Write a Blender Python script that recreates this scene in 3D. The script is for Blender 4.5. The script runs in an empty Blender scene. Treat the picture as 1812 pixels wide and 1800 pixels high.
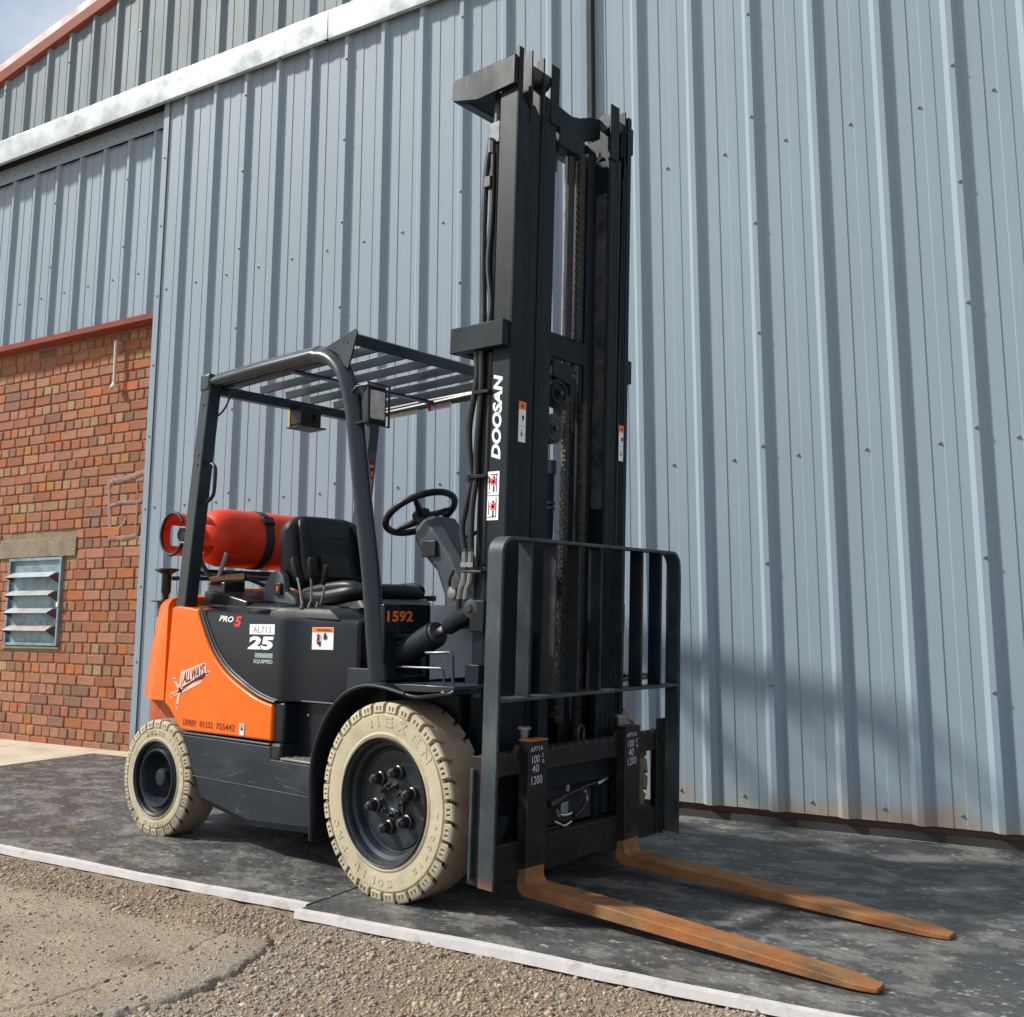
import bpy, bmesh, math, random
import numpy as np
from mathutils import Vector, Matrix, Euler
random.seed(7); RNG = np.random.default_rng(11)
R = math.radians
sc = bpy.context.scene
COL = sc.collection
# ------------------------------------------------------------------ camera, world, sun, exposure
cam_d = bpy.data.cameras.new('camera'); cam = bpy.data.objects.new('camera', cam_d); COL.objects.link(cam); sc.camera = cam
cam_d.sensor_fit = 'HORIZONTAL'; cam_d.sensor_width = 36.0; cam_d.lens = 1755.38/1812*36
cam_d.shift_x = -(919.697-906)/1812; cam_d.shift_y = (837.357-900)/1812
cam_d.clip_start = .05; cam_d.clip_end = 400
cr = Vector((0.75765442, 0.65265529, 0.00092029)); cu = Vector((0.09383496, -0.11032633, 0.98945596)); cf = Vector((-0.6458752, 0.74957933, 0.14483111))
cam.matrix_world = Matrix(((cr.x, cu.x, -cf.x, 2.76681), (cr.y, cu.y, -cf.y, -3.05902), (cr.z, cu.z, -cf.z, .995116), (0, 0, 0, 1)))
WA = R(10.411431)                      # the building's direction against the truck's
WO = Vector((-.259897, 1.414476, 0))   # a point of the wall line
Dv = Vector((math.cos(WA), math.sin(WA), 0)); Nv = Vector((-math.sin(WA), math.cos(WA), 0))
sun_dir = (Dv*1.85 + Nv*1.0 + Vector((0, 0, -1.80))).normalized()     # the way the light travels
S_EL = math.asin(-sun_dir.z); S_AZ = math.atan2(-sun_dir.x, -sun_dir.y)
world = bpy.data.worlds.new('World'); sc.world = world; world.use_nodes = True
wn = world.node_tree.nodes; wl = world.node_tree.links
for n in list(wn): wn.remove(n)
sky = wn.new('ShaderNodeTexSky'); sky.sky_type = 'NISHITA'; sky.sun_disc = False
sky.sun_elevation = S_EL; sky.sun_rotation = S_AZ; sky.air_density = 1.0; sky.dust_density = 1.5; sky.ozone_density = 1.2
bg = wn.new('ShaderNodeBackground'); bg.inputs['Strength'].default_value = .115
wo = wn.new('ShaderNodeOutputWorld')
tc = wn.new('ShaderNodeTexCoord'); mp = wn.new('ShaderNodeMapping'); mp.inputs['Scale'].default_value = (1, 1, 2.2)
cn = wn.new('ShaderNodeTexNoise'); cn.inputs['Scale'].default_value = 2.6; cn.inputs['Detail'].default_value = 7; cn.inputs['Roughness'].default_value = .55
cr_ = wn.new('ShaderNodeValToRGB'); cr_.color_ramp.elements[0].position = .34; cr_.color_ramp.elements[1].position = .60
cr_.color_ramp.elements[0].color = (0, 0, 0, 1); cr_.color_ramp.elements[1].color = (.85, .85, .85, 1)
mx = wn.new('ShaderNodeMix'); mx.data_type = 'RGBA'; mx.inputs['B'].default_value = (6.6, 6.9, 7.3, 1)
wl.new(tc.outputs['Generated'], mp.inputs['Vector']); wl.new(mp.outputs['Vector'], cn.inputs['Vector'])
wl.new(cn.outputs['Fac'], cr_.inputs['Fac']); wl.new(cr_.outputs['Color'], mx.inputs['Factor'])
wl.new(sky.outputs['Color'], mx.inputs['A']); wl.new(mx.outputs['Result'], bg.inputs['Color']); wl.new(bg.outputs['Background'], wo.inputs['Surface'])
sd = bpy.data.lights.new('sun', 'SUN'); sd.energy = 4.6; sd.angle = R(3.2); sd.color = (1, .96, .89)
sun = bpy.data.objects.new('sun', sd); COL.objects.link(sun); sun.rotation_euler = sun_dir.to_track_quat('-Z', 'Y').to_euler(); sun.location = (-6, -6, 9)
sc.view_settings.view_transform = 'Standard'; sc.view_settings.look = 'None'; sc.view_settings.gamma = 1; sc.view_settings.exposure = .22
sc.view_settings.use_curve_mapping = False
sc.render.resolution_x = 1024; sc.render.resolution_y = 1017

# ------------------------------------------------------------------ materials
def mat(name, col, rough=.6, metal=0, var=.15, scale=6, bump=0, bscale=60, col2=None, thr=(.45, .6), scale2=4, rvar=.1, spec=.5, coat=0, stretch=(1, 1, 1), col3=None, thr3=(.6, .68), scale3=30, rnd=0, attr=None):
    m = bpy.data.materials.new(name); m.use_nodes = True; nt = m.node_tree; N = nt.nodes; L = nt.links
    b = N['Principled BSDF']; b.inputs['Metallic'].default_value = metal; b.inputs['Specular IOR Level'].default_value = spec
    b.inputs['Coat Weight'].default_value = coat; b.inputs['Coat Roughness'].default_value = .12
    t = N.new('ShaderNodeTexCoord'); mpn = N.new('ShaderNodeMapping'); mpn.inputs['Scale'].default_value = stretch; L.new(t.outputs['Object'], mpn.inputs['Vector'])
    vec = mpn.outputs['Vector']
    n1 = N.new('ShaderNodeTexNoise'); n1.inputs['Scale'].default_value = scale; n1.inputs['Detail'].default_value = 8; n1.inputs['Roughness'].default_value = .6; L.new(vec, n1.inputs['Vector'])
    r1 = N.new('ShaderNodeMapRange'); r1.inputs['From Min'].default_value = .3; r1.inputs['From Max'].default_value = .7
    r1.inputs['To Min'].default_value = 1-var; r1.inputs['To Max'].default_value = 1+var; L.new(n1.outputs['Fac'], r1.inputs['Value'])
    def mix(fac, a, bcol):
        x = N.new('ShaderNodeMix'); x.data_type = 'RGBA'; L.new(fac, x.inputs['Factor'])
        if isinstance(a, tuple): x.inputs['A'].default_value = (*a, 1)
        else: L.new(a, x.inputs['A'])
        if isinstance(bcol, tuple): x.inputs['B'].default_value = (*bcol, 1)
        else: L.new(bcol, x.inputs['B'])
        return x.outputs['Result']
    cur = None
    if attr:
        at = N.new('ShaderNodeAttribute'); at.attribute_name = attr; cur = at.outputs['Color']
    def layer(c2, th, sc2, seed):
        nonlocal cur
        n2 = N.new('ShaderNodeTexNoise'); n2.noise_dimensions = '4D'; n2.inputs['W'].default_value = seed; n2.inputs['Scale'].default_value = sc2; n2.inputs['Detail'].default_value = 9; n2.inputs['Roughness'].default_value = .65; L.new(vec, n2.inputs['Vector'])
        r2 = N.new('ShaderNodeMapRange'); r2.inputs['From Min'].default_value = th[0]; r2.inputs['From Max'].default_value = th[1]; L.new(n2.outputs['Fac'], r2.inputs['Value'])
        cur = mix(r2.outputs['Result'], cur if cur is not None else tuple(col), tuple(c2))
        return r2.outputs['Result']
    if col2: layer(col2, thr, scale2, 3.1)
    if col3: layer(col3, thr3, scale3, 8.7)
    vm = N.new('ShaderNodeVectorMath'); vm.operation = 'SCALE'
    if cur is None: vm.inputs[0].default_value = tuple(col)
    else: L.new(cur, vm.inputs[0])
    sc_in = r1.outputs['Result']
    if rnd:
        oi = N.new('ShaderNodeObjectInfo'); rr = N.new('ShaderNodeMapRange'); rr.inputs['To Min'].default_value = 1-rnd; rr.inputs['To Max'].default_value = 1+rnd; L.new(oi.outputs['Random'], rr.inputs['Value'])
        mm = N.new('ShaderNodeMath'); mm.operation = 'MULTIPLY'; L.new(rr.outputs['Result'], mm.inputs[0]); L.new(sc_in, mm.inputs[1]); sc_in = mm.outputs[0]
    L.new(sc_in, vm.inputs['Scale']); L.new(vm.outputs['Vector'], b.inputs['Base Color'])
    r3 = N.new('ShaderNodeMapRange'); r3.inputs['From Min'].default_value = .3; r3.inputs['From Max'].default_value = .7
    r3.inputs['To Min'].default_value = max(.03, rough-rvar); r3.inputs['To Max'].default_value = min(1, rough+rvar); L.new(n1.outputs['Fac'], r3.inputs['Value']); L.new(r3.outputs['Result'], b.inputs['Roughness'])
    if bump:
        n3 = N.new('ShaderNodeTexNoise'); n3.inputs['Scale'].default_value = bscale; n3.inputs['Detail'].default_value = 6; L.new(vec, n3.inputs['Vector'])
        bp = N.new('ShaderNodeBump'); bp.inputs['Strength'].default_value = 1; bp.inputs['Distance'].default_value = bump; L.new(n3.outputs['Fac'], bp.inputs['Height']); L.new(bp.outputs['Normal'], b.inputs['Normal'])
    return m
M = {}
M['clad'] = mat('grey_blue_cladding', (.262, .325, .378), .55, var=.05, scale=1.2, bump=.0012, bscale=1.6, rvar=.06, spec=.18, stretch=(1, 1, .35), rnd=.035)
M['clad_old'] = mat('older_grey_cladding', (.20, .245, .265), .6, var=.10, scale=2, col2=(.165, .20, .215), thr=(.45, .65), scale2=3, spec=.18, rnd=.05, stretch=(1, 1, .3))
M['forkshank'] = mat('dark_fork_shank', (.016, .014, .016), .5, var=.3, scale=9, col2=(.04, .028, .022), thr=(.52, .68), scale2=10, spec=.3)
M['frame'] = mat('worn_backrest_frame', (.030, .042, .050), .5, var=.25, scale=7, col2=(.065, .085, .09), thr=(.48, .62), scale2=6, col3=(.16, .12, .09), thr3=(.66, .74), scale3=22, stretch=(1, 1, .5), spec=.35)
M['scratch_highlight'] = mat('bare_scratch_and_highlight', (.085, .09, .095), .5, var=.4, scale=12)  # grey for the chassis scratches and the painted crease highlight
M['bar'] = mat('shaded_worn_bar', (.012, .017, .022), .5, var=.3, scale=7, col2=(.028, .035, .038), thr=(.5, .65), scale2=8, spec=.25)  # darker than the frame: the mast's shade is put into the bar colour
M['clad_dirty'] = mat('cladding_foot', (.37, .42, .47), .5, var=.06, scale=2, col2=(.36, .30, .20), thr=(.42, .75), scale2=7, spec=.4)
M['galv'] = mat('galvanised_steel', (.56, .60, .59), .36, metal=.35, var=.10, scale=5, col2=(.40, .45, .46), thr=(.48, .62), scale2=3.2, rvar=.12, bump=.0008, bscale=9)
M['sillbrown'] = mat('brown_primer_steel', (.075, .030, .022), .6, var=.2)
M['darkgap'] = mat('dark_steel_and_shade', (.03, .03, .03), .8, var=.2)  # near-black for hidden steel, and for shade painted into gaps
M['redtrim'] = mat('red_brown_trim', (.27, .06, .035), .5, var=.12, scale=4, col2=(.20, .07, .045), thr=(.5, .7), scale2=8, spec=.2)
M['screw'] = mat('screw_grey', (.26, .28, .30), .45, metal=.3, var=.1)
M['mortar'] = mat('mortar', (.26, .185, .115), .95, var=.2, scale=20, bump=.006, bscale=70, col2=(.16, .115, .075), thr=(.5, .7), scale2=3)
BR = [('brick_red', (0.325, 0.113, 0.054), (0.261, 0.095, 0.050)), ('brick_orange', (0.397, 0.122, 0.035), (0.325, 0.108, 0.043)), ('brick_pink', (0.343, 0.149, 0.082), (0.280, 0.126, 0.070)),
      ('brick_purple', (0.234, 0.113, 0.070), (0.189, 0.099, 0.066)), ('brick_buff', (0.325, 0.208, 0.098), (0.261, 0.172, 0.090)), ('brick_ochre', (0.361, 0.157, 0.043), (0.298, 0.131, 0.043))]
for n, a, b_ in BR: M[n] = mat(n, a, .9, var=.16, scale=14, bump=.004, bscale=90, col2=b_, thr=(.42, .62), scale2=11, rnd=.14, col3=(.20, .12, .09), thr3=(.64, .74), scale3=26)
M['lintel'] = mat('stone_lintel', (.25, .205, .14), .95, var=.15, scale=12, bump=.005, bscale=50, col2=(.18, .15, .105), thr=(.45, .65), scale2=9)
M['smear'] = mat('grey_smear', (.25, .165, .13), .95, var=.15, scale=18, bump=.004, bscale=60)
M['winblue'] = mat('blue_grey_painted_metal', (.22, .32, .37), .6, var=.2, scale=9, col2=(.12, .19, .22), thr=(.45, .6), scale2=8, col3=(.28, .13, .07), thr3=(.60, .68), scale3=10)
M['winlight'] = mat('pale_weathered_metal', (.34, .39, .41), .55, var=.12, scale=12, col2=(.34, .27, .24), thr=(.50, .62), scale2=5, col3=(.40, .20, .09), thr3=(.66, .72), scale3=12)
M['winrust'] = mat('rust_streaked_slat', (.36, .33, .32), .6, var=.15, scale=12, col2=(.34, .17, .07), thr=(.46, .58), scale2=5)
M['pipe'] = mat('white_pipe', (.62, .58, .48), .5, var=.1)
M['concrete'] = mat('pale_concrete', (.52, .45, .34), .95, var=.14, scale=5, bump=.004, bscale=60, col2=(.40, .34, .26), thr=(.48, .66), scale2=3.5, col3=(.30, .25, .19), thr3=(.62, .7), scale3=24)
M['mat'] = mat('black_rubber_mat', (.060, .062, .063), .5, var=.30, scale=3.2, bump=.012, bscale=30, col2=(.140, .137, .124), thr=(.49, .555), scale2=6.5, col3=(.27, .26, .22), thr3=(.575, .635), scale3=38, rvar=.16, spec=.5, stretch=(.8, 1.25, 1))
M['tape'] = mat('white_edge_tape', (.52, .50, .49), .6, var=.08, scale=22, col2=(.36, .33, .30), thr=(.53, .68), scale2=11, bump=.001, bscale=60)
M['ground'] = mat('gravel_ground', (.3, .25, .2), .95, var=.42, scale=80, bump=.009, bscale=200, attr='tint', stretch=(1, 1, 1))
M['earth'] = mat('yard_ground', (.30, .25, .19), .95, var=.25, scale=9, bump=.01, bscale=90)
M['stone'] = mat('gravel_stone', (.3, .27, .23), .9, var=.15, scale=60, attr='tint')
# truck
M['orange'] = mat('orange_paint', (.78, .135, .003), .32, var=.05, scale=5, coat=.15, rvar=.08, bump=.0006, bscale=300, col2=(.74, .18, .02), thr=(.62, .72), scale2=16, spec=.3)
M['orange_dark'] = mat('rusty_orange_inner', (.45, .09, .015), .7, var=.2, scale=8, col2=(.20, .05, .02), thr=(.45, .65), scale2=9)
M['black'] = mat('gloss_black_panel', (.008, .011, .017), .30, var=.15, scale=5, coat=.12, rvar=.05, col2=(.016, .020, .025), thr=(.6, .75), scale2=12, spec=.22)
M['chassis'] = mat('scuffed_black_paint', (.022, .028, .036), .48, var=.2, scale=6, col2=(.04, .048, .056), thr=(.52, .68), scale2=8, col3=(.12, .12, .115), thr3=(.635, .72), scale3=22, bump=.0008, bscale=200, stretch=(.6, 1, 1.4), spec=.22)
M['mast'] = mat('mast_black_paint', (.0065, .0115, .0170), .46, var=.2, scale=4, col2=(.013, .020, .026), thr=(.5, .7), scale2=6, bump=.0003, bscale=160, rvar=.12, stretch=(1, 1, .4), spec=.2)
M['guard'] = mat('guard_grey_paint', (.012, .022, .029), .36, var=.15, scale=6, coat=.15, col2=(.028, .038, .045), thr=(.58, .72), scale2=9, spec=.4)
M['back'] = mat('worn_backrest_steel', (.030, .042, .050), .5, var=.25, scale=7, col2=(.065, .085, .09), thr=(.48, .62), scale2=6, col3=(.20, .15, .10), thr3=(.68, .76), scale3=22, stretch=(1, 1, .5), bump=.0008, bscale=150, spec=.35)
M['plastic'] = mat('dark_plastic', (.012, .014, .017), .55, var=.1, bump=.0004, bscale=500, spec=.35)
M['vinyl'] = mat('black_vinyl', (.012, .0125, .014), .40, var=.1, bump=.0004, bscale=350, rvar=.05, spec=.3)
M['greyplastic'] = mat('grey_plastic', (.055, .066, .076), .55, var=.08)
M['tyre'] = mat('cream_rubber', (.46, .41, .285), .85, var=.10, scale=7, bump=.0012, bscale=50, col2=(.36, .305, .20), thr=(.50, .66), scale2=9, col3=(.20, .165, .115), thr3=(.62, .76), scale3=20)
M['tread'] = mat('tan_worn_tread', (.30, .22, .15), .9, var=.14, scale=9, bump=.0015, bscale=60, col2=(.22, .155, .10), thr=(.52, .68), scale2=12)
M['groove_shade'] = mat('shaded_groove_rubber', (.07, .055, .04), .95, var=.2, scale=9)  # recess shade painted as dark rubber in the grooves and sidewall slots
M['rim'] = mat('black_rim', (.016, .022, .029), .38, var=.25, scale=9, col2=(.04, .042, .045), thr=(.55, .7), scale2=12, spec=.3)
M['nut'] = mat('dull_steel_nut', (.06, .064, .07), .35, metal=.7, var=.25, scale=30)
M['steel'] = mat('bright_steel', (.55, .55, .54), .25, metal=1, var=.1)
M['silver'] = mat('worn_silver', (.26, .26, .25), .45, metal=.6, var=.2, scale=20)
M['chain'] = mat('chain_steel', (.11, .10, .09), .45, metal=.6, var=.3, scale=30)
M['grease'] = mat('greasy_web', (.05, .055, .055), .6, var=.4, scale=14, bump=.004, bscale=40, col2=(.012, .016, .02), thr=(.45, .6), scale2=9)
M['hose'] = mat('hose_rubber', (.012, .013, .015), .42, var=.1)
M['rust'] = mat('rusty_fork_steel', (.275, .098, .024), .75, var=.25, scale=16, bump=.0015, bscale=120, col2=(.215, .115, .045), thr=(.42, .60), scale2=10, col3=(.10, .05, .025), thr3=(.53, .68), scale3=7, stretch=(.6, 1, 1))
M['rustbright'] = mat('bright_orange_rust', (.42, .15, .025), .75, var=.2, scale=16, bump=.0015, bscale=120, col2=(.28, .12, .04), thr=(.48, .62), scale2=12)
M['shank'] = mat('dark_fork_shank', (.016, .014, .016), .5, var=.3, scale=9, col2=(.04, .028, .022), thr=(.52, .68), scale2=10, spec=.3)
M['carriage'] = mat('brown_black_carriage', (.016, .014, .013), .5, var=.3, scale=8, col2=(.035, .027, .02), thr=(.54, .70), scale2=12, col3=(.18, .13, .09), thr3=(.70, .76), scale3=22, spec=.3)
M['redgas'] = mat('red_bottle_paint', (.72, .048, .014), .36, var=.12, scale=7, coat=.0, col2=(.56, .045, .02), thr=(.58, .70), scale2=9, rvar=.1, spec=.25)
M['webbing'] = mat('black_webbing', (.018, .016, .016), .75, var=.1)
M['brass'] = mat('old_brass', (.32, .17, .10), .4, metal=.8, var=.2, scale=30)
M['column'] = mat('slate_plastic', (.030, .043, .054), .42, var=.08)
M['glass'] = mat('lamp_lens', (.55, .55, .52), .12, var=.2, scale=30, bump=.003, bscale=60, spec=.8)
M['white'] = mat('white_sticker', (.78, .80, .82), .5, var=.03)
M['grey_print'] = mat('grey_print', (.38, .42, .44), .5, var=.2, scale=60)
M['teal_print'] = mat('blue_grey_print', (.20, .30, .33), .5, var=.1)
M['black_print'] = mat('black_print', (.015, .015, .018), .5, var=.02)
M['maroon_print'] = mat('maroon_print', (.16, .02, .012), .5, var=.05)
M['red_print'] = mat('red_print', (.70, .03, .02), .5, var=.03)
M['pink_print'] = mat('pale_pink_print', (.85, .50, .42), .5, var=.03)
M['orange_print'] = mat('orange_print', (.85, .20, .02), .5, var=.03)
M['yellow'] = mat('yellow_paint', (.62, .42, .03), .5, var=.1)
M['paper'] = mat('white_sheet', (.80, .84, .90), .5, var=.04, scale=3)
M['redbuckle'] = mat('red_buckle', (.5, .07, .02), .4, var=.05)
M['chalk'] = mat('white_paint_marker', (.75, .76, .78), .6, var=.05)

def splash(m, z0, z1, c):
    nt = m.node_tree; N = nt.nodes; L = nt.links; b = N['Principled BSDF']; src = b.inputs['Base Color'].links[0].from_socket
    t = N.new('ShaderNodeTexCoord'); sp = N.new('ShaderNodeSeparateXYZ'); L.new(t.outputs['Object'], sp.inputs[0])
    n = N.new('ShaderNodeTexNoise'); n.inputs['Scale'].default_value = 5; n.inputs['Detail'].default_value = 8; L.new(t.outputs['Object'], n.inputs['Vector'])
    a = N.new('ShaderNodeMath'); a.operation = 'MULTIPLY_ADD'; a.inputs[1].default_value = .35; L.new(n.outputs['Fac'], a.inputs[0]); L.new(sp.outputs['Z'], a.inputs[2])
    rg = N.new('ShaderNodeMapRange'); rg.interpolation_type = 'SMOOTHSTEP'; rg.inputs['From Min'].default_value = z1+.17; rg.inputs['From Max'].default_value = z0+.17; rg.inputs['To Max'].default_value = .75; L.new(a.outputs[0], rg.inputs['Value'])
    x = N.new('ShaderNodeMix'); x.data_type = 'RGBA'; L.new(rg.outputs['Result'], x.inputs['Factor']); L.new(src, x.inputs['A']); x.inputs['B'].default_value = (*c, 1); L.new(x.outputs['Result'], b.inputs['Base Color'])
def edge_wear(key, c, rad, lo=.02, hi=.12, amt=.8):
    m = M[key]; nt = m.node_tree; N = nt.nodes; L = nt.links; b = N['Principled BSDF']; src = b.inputs['Base Color'].links[0].from_socket
    bv = N.new('ShaderNodeBevel'); bv.samples = 3; bv.inputs['Radius'].default_value = rad; g = N.new('ShaderNodeNewGeometry')
    d = N.new('ShaderNodeVectorMath'); d.operation = 'DOT_PRODUCT'; L.new(bv.outputs[0], d.inputs[0]); L.new(g.outputs['Normal'], d.inputs[1])
    n = N.new('ShaderNodeTexNoise'); n.inputs['Scale'].default_value = 28; n.inputs['Detail'].default_value = 6; t = N.new('ShaderNodeTexCoord'); L.new(t.outputs['Object'], n.inputs['Vector'])
    r_ = N.new('ShaderNodeMapRange'); r_.inputs['From Min'].default_value = 1-lo; r_.inputs['From Max'].default_value = 1-hi; L.new(d.outputs['Value'], r_.inputs['Value'])
    r2 = N.new('ShaderNodeMapRange'); r2.inputs['From Min'].default_value = .42; r2.inputs['From Max'].default_value = .58; r2.inputs['To Max'].default_value = amt; L.new(n.outputs['Fac'], r2.inputs['Value'])
    mu = N.new('ShaderNodeMath'); mu.operation = 'MULTIPLY'; L.new(r_.outputs['Result'], mu.inputs[0]); L.new(r2.outputs['Result'], mu.inputs[1])
    x = N.new('ShaderNodeMix'); x.data_type = 'RGBA'; L.new(mu.outputs[0], x.inputs['Factor']); L.new(src, x.inputs['A']); x.inputs['B'].default_value = (*c, 1); L.new(x.outputs['Result'], b.inputs['Base Color'])
edge_wear('back', (.21, .16, .12), .004); edge_wear('frame', (.21, .16, .12), .004); edge_wear('forkshank', (.14, .10, .075), .004, amt=.6); edge_wear('bar', (.19, .13, .09), .003); edge_wear('carriage', (.15, .10, .07), .004); edge_wear('shank', (.14, .10, .075), .004, amt=.6)
edge_wear('chassis', (.17, .17, .165), .004, amt=.7); edge_wear('rust', (.34, .17, .06), .005, amt=.6)
splash(M['forkshank'], .04, .20, (.20, .08, .03)); splash(M['frame'], .05, .22, (.42, .145, .025))
splash(M['clad'], .02, .22, (.33, .245, .14))

# ------------------------------------------------------------------ mesh helpers
class B:
    def __init__(s, T=None): s.v = []; s.f = []; s.T = T; s.mi = []; s.m = 0
    def add(s, vs, fs):
        o = len(s.v); s.v += [tuple(p) for p in vs]; s.f += [tuple(o+i for i in f) for f in fs]; s.mi += [s.m]*len(fs); return s
    def box(s, x0, x1, y0, y1, z0, z1):
        return s.add([(x0,y0,z0),(x1,y0,z0),(x1,y1,z0),(x0,y1,z0),(x0,y0,z1),(x1,y0,z1),(x1,y1,z1),(x0,y1,z1)],
                     [(0,3,2,1),(4,5,6,7),(0,1,5,4),(1,2,6,5),(2,3,7,6),(3,0,4,7)])
    def obox(s, c, ax, ay, az):
        c, ax, ay, az = map(Vector, (c, ax, ay, az))
        vs = [c+ax*i+ay*j+az*k for k in (-1, 1) for i, j in ((-1,-1),(1,-1),(1,1),(-1,1))]
        return s.add(vs, [(0,3,2,1),(4,5,6,7),(0,1,5,4),(1,2,6,5),(2,3,7,6),(3,0,4,7)])
    def beam(s, p, q, w, h, up=(0, 0, 1)):
        p, q = Vector(p), Vector(q); d = q-p; a = d.normalized(); sd_ = a.cross(Vector(up)).normalized(); u = sd_.cross(a)
        return s.obox((p+q)/2, d/2, sd_*w/2, u*h/2)
    def prism(s, poly, axis, a, b):
        n = len(poly)
        def P(p, t): return {'x': (t, p[0], p[1]), 'y': (p[0], t, p[1]), 'z': (p[0], p[1], t)}[axis]
        vs = [P(p, a) for p in poly]+[P(p, b) for p in poly]
        fs = [tuple(range(n))[::-1], tuple(range(n, 2*n))]+[(i, (i+1) % n, n+(i+1) % n, n+i) for i in range(n)]
        return s.add(vs, fs)
    def loft(s, rings, closed=True, caps=True):
        n = len(rings[0]); vs = [p for r in rings for p in r]; fs = []
        for k in range(len(rings)-1):
            for i in range(n if closed else n-1):
                j = (i+1) % n; fs.append((k*n+i, k*n+j, (k+1)*n+j, (k+1)*n+i))
        if caps and closed: fs += [tuple(range(n))[::-1], tuple((len(rings)-1)*n+i for i in range(n))]
        return s.add(vs, fs)
    def tube(s, pts, r, n=8, closed=False, caps=True, sec=None, up=None):
        pts = [Vector(p) for p in pts]; m = len(pts); rings = []; prev = None
        for i, p in enumerate(pts):
            if closed: t = (pts[(i+1) % m]-pts[i-1]).normalized()
            else: t = (pts[min(i+1, m-1)]-pts[max(i-1, 0)]).normalized()
            if up is not None: a = (Vector(up)-t*Vector(up).dot(t)).normalized()
            elif prev is None: a = t.orthogonal().normalized()
            else: a = (prev-t*prev.dot(t)).normalized()
            prev = a; b = t.cross(a); rr = r[i] if isinstance(r, (list, tuple)) else r
            if sec: rings.append([p+a*x+b*y for x, y in sec])
            else: rings.append([p+(a*math.cos(q)+b*math.sin(q))*rr for q in [2*math.pi*k/n for k in range(n)]])
        if closed: rings.append(rings[0]); caps = False
        return s.loft(rings, True, caps)
    def cyl(s, p, q, r, n=16): return s.tube([p, q], r, n)
    def lathe(s, prof, c, ax, n=48, caps=False):
        c = Vector(c); ax = Vector(ax).normalized(); a = ax.orthogonal().normalized(); b = ax.cross(a)
        rings = [[c+ax*h+(a*math.cos(t)+b*math.sin(t))*max(r, 1e-4) for t in [2*math.pi*k/n for k in range(n)]] for r, h in prof]
        return s.loft(rings, True, caps)
    def sphere(s, c, r, n=10, m=6, sc_=(1, 1, 1)):
        c = Vector(c); rings = []
        for i in range(m+1):
            t = math.pi*i/m; rr = max(math.sin(t), 1e-3)*r; z = math.cos(t)*r
            rings.append([c+Vector((rr*math.cos(2*math.pi*k/n)*sc_[0], rr*math.sin(2*math.pi*k/n)*sc_[1], z*sc_[2])) for k in range(n)])
        return s.loft(rings, True, False)
    def mesh(s, name, mats, sharp=35):
        me = bpy.data.meshes.new(name); vs = [tuple(s.T(*p)) for p in s.v] if s.T else s.v
        me.from_pydata(vs, [], s.f)
        for m_ in (mats if isinstance(mats, list) else [mats]): me.materials.append(M[m_])
        if any(s.mi): me.polygons.foreach_set('material_index', s.mi)
        bm = bmesh.new(); bm.from_mesh(me); bmesh.ops.recalc_face_normals(bm, faces=bm.faces); bm.to_mesh(me); bm.free()
        me.polygons.foreach_set('use_smooth', [True]*len(me.polygons)); me.set_sharp_from_angle(angle=R(sharp)); me.update()
        return me
    def build(s, name, mats, parent=None, bevel=0, seg=2, sharp=35, kind=None, label=None, mesh=None):
        me = s.mesh(name, mats, sharp)
        o = bpy.data.objects.new(name, me); COL.objects.link(o)
        if parent: o.parent = parent
        if bevel:
            md = o.modifiers.new('bevel', 'BEVEL'); md.width = bevel; md.segments = seg; md.limit_method = 'ANGLE'; md.angle_limit = R(38); md.harden_normals = False
        if kind: o['kind'] = kind
        if label: o['label'] = label
        return o
def empty(name, loc=(0, 0, 0), rz=0, label=None, cat=None, group=None, kind=None):
    o = bpy.data.objects.new(name, None); COL.objects.link(o); o.location = loc; o.rotation_euler = (0, 0, rz); o.empty_display_size = .1
    if label: o['label'] = label
    if cat: o['category'] = cat
    if group: o['group'] = group
    if kind: o['kind'] = kind
    return o
def spline(ctrl, n=10):
    P = [Vector(p) for p in ctrl]; out = []
    P = [P[0]*2-P[1]]+P+[P[-1]*2-P[-2]]
    for i in range(1, len(P)-2):
        a, b, c, d = P[i-1:i+3]
        for k in range(n):
            t = k/n; out.append(.5*((2*b)+(c-a)*t+(2*a-5*b+4*c-d)*t*t+(3*b-a-3*c+d)*t**3))
    out.append(P[-2]); return out
def text(s, name, P0, Rv, Uv, w, h, mt, parent, shear=0, bold=0, ext=.0004, T=None, res=3):
    cu_ = bpy.data.curves.new('t', 'FONT'); cu_.body = s; cu_.size = 1; cu_.shear = shear; cu_.offset = bold; cu_.resolution_u = res
    tmp = bpy.data.objects.new('t', cu_); me = bpy.data.meshes.new_from_object(tmp); bpy.data.objects.remove(tmp); bpy.data.curves.remove(cu_)
    n = len(me.vertices); co = np.empty(n*3); me.vertices.foreach_get('co', co); co = co.reshape(-1, 3)
    mn = co.min(0); mx_ = co.max(0); P0, Rv, Uv = Vector(P0), Vector(Rv).normalized(), Vector(Uv).normalized(); Nn = Rv.cross(Uv)
    x = (co[:, 0]-mn[0])/(mx_[0]-mn[0])*w; y = (co[:, 1]-mn[1])/(mx_[1]-mn[1])*h
    pts = [P0+Rv*float(a)+Uv*float(b)+Nn*ext for a, b in zip(x, y)]
    if T: pts = [Vector(T(*p)) for p in pts]
    me.vertices.foreach_set('co', [c for p in pts for c in p]); me.materials.clear(); me.materials.append(M[mt]); me.update(); me.name = name
    o = bpy.data.objects.new(name, me); COL.objects.link(o)
    if parent: o.parent = parent
    return o
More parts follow.
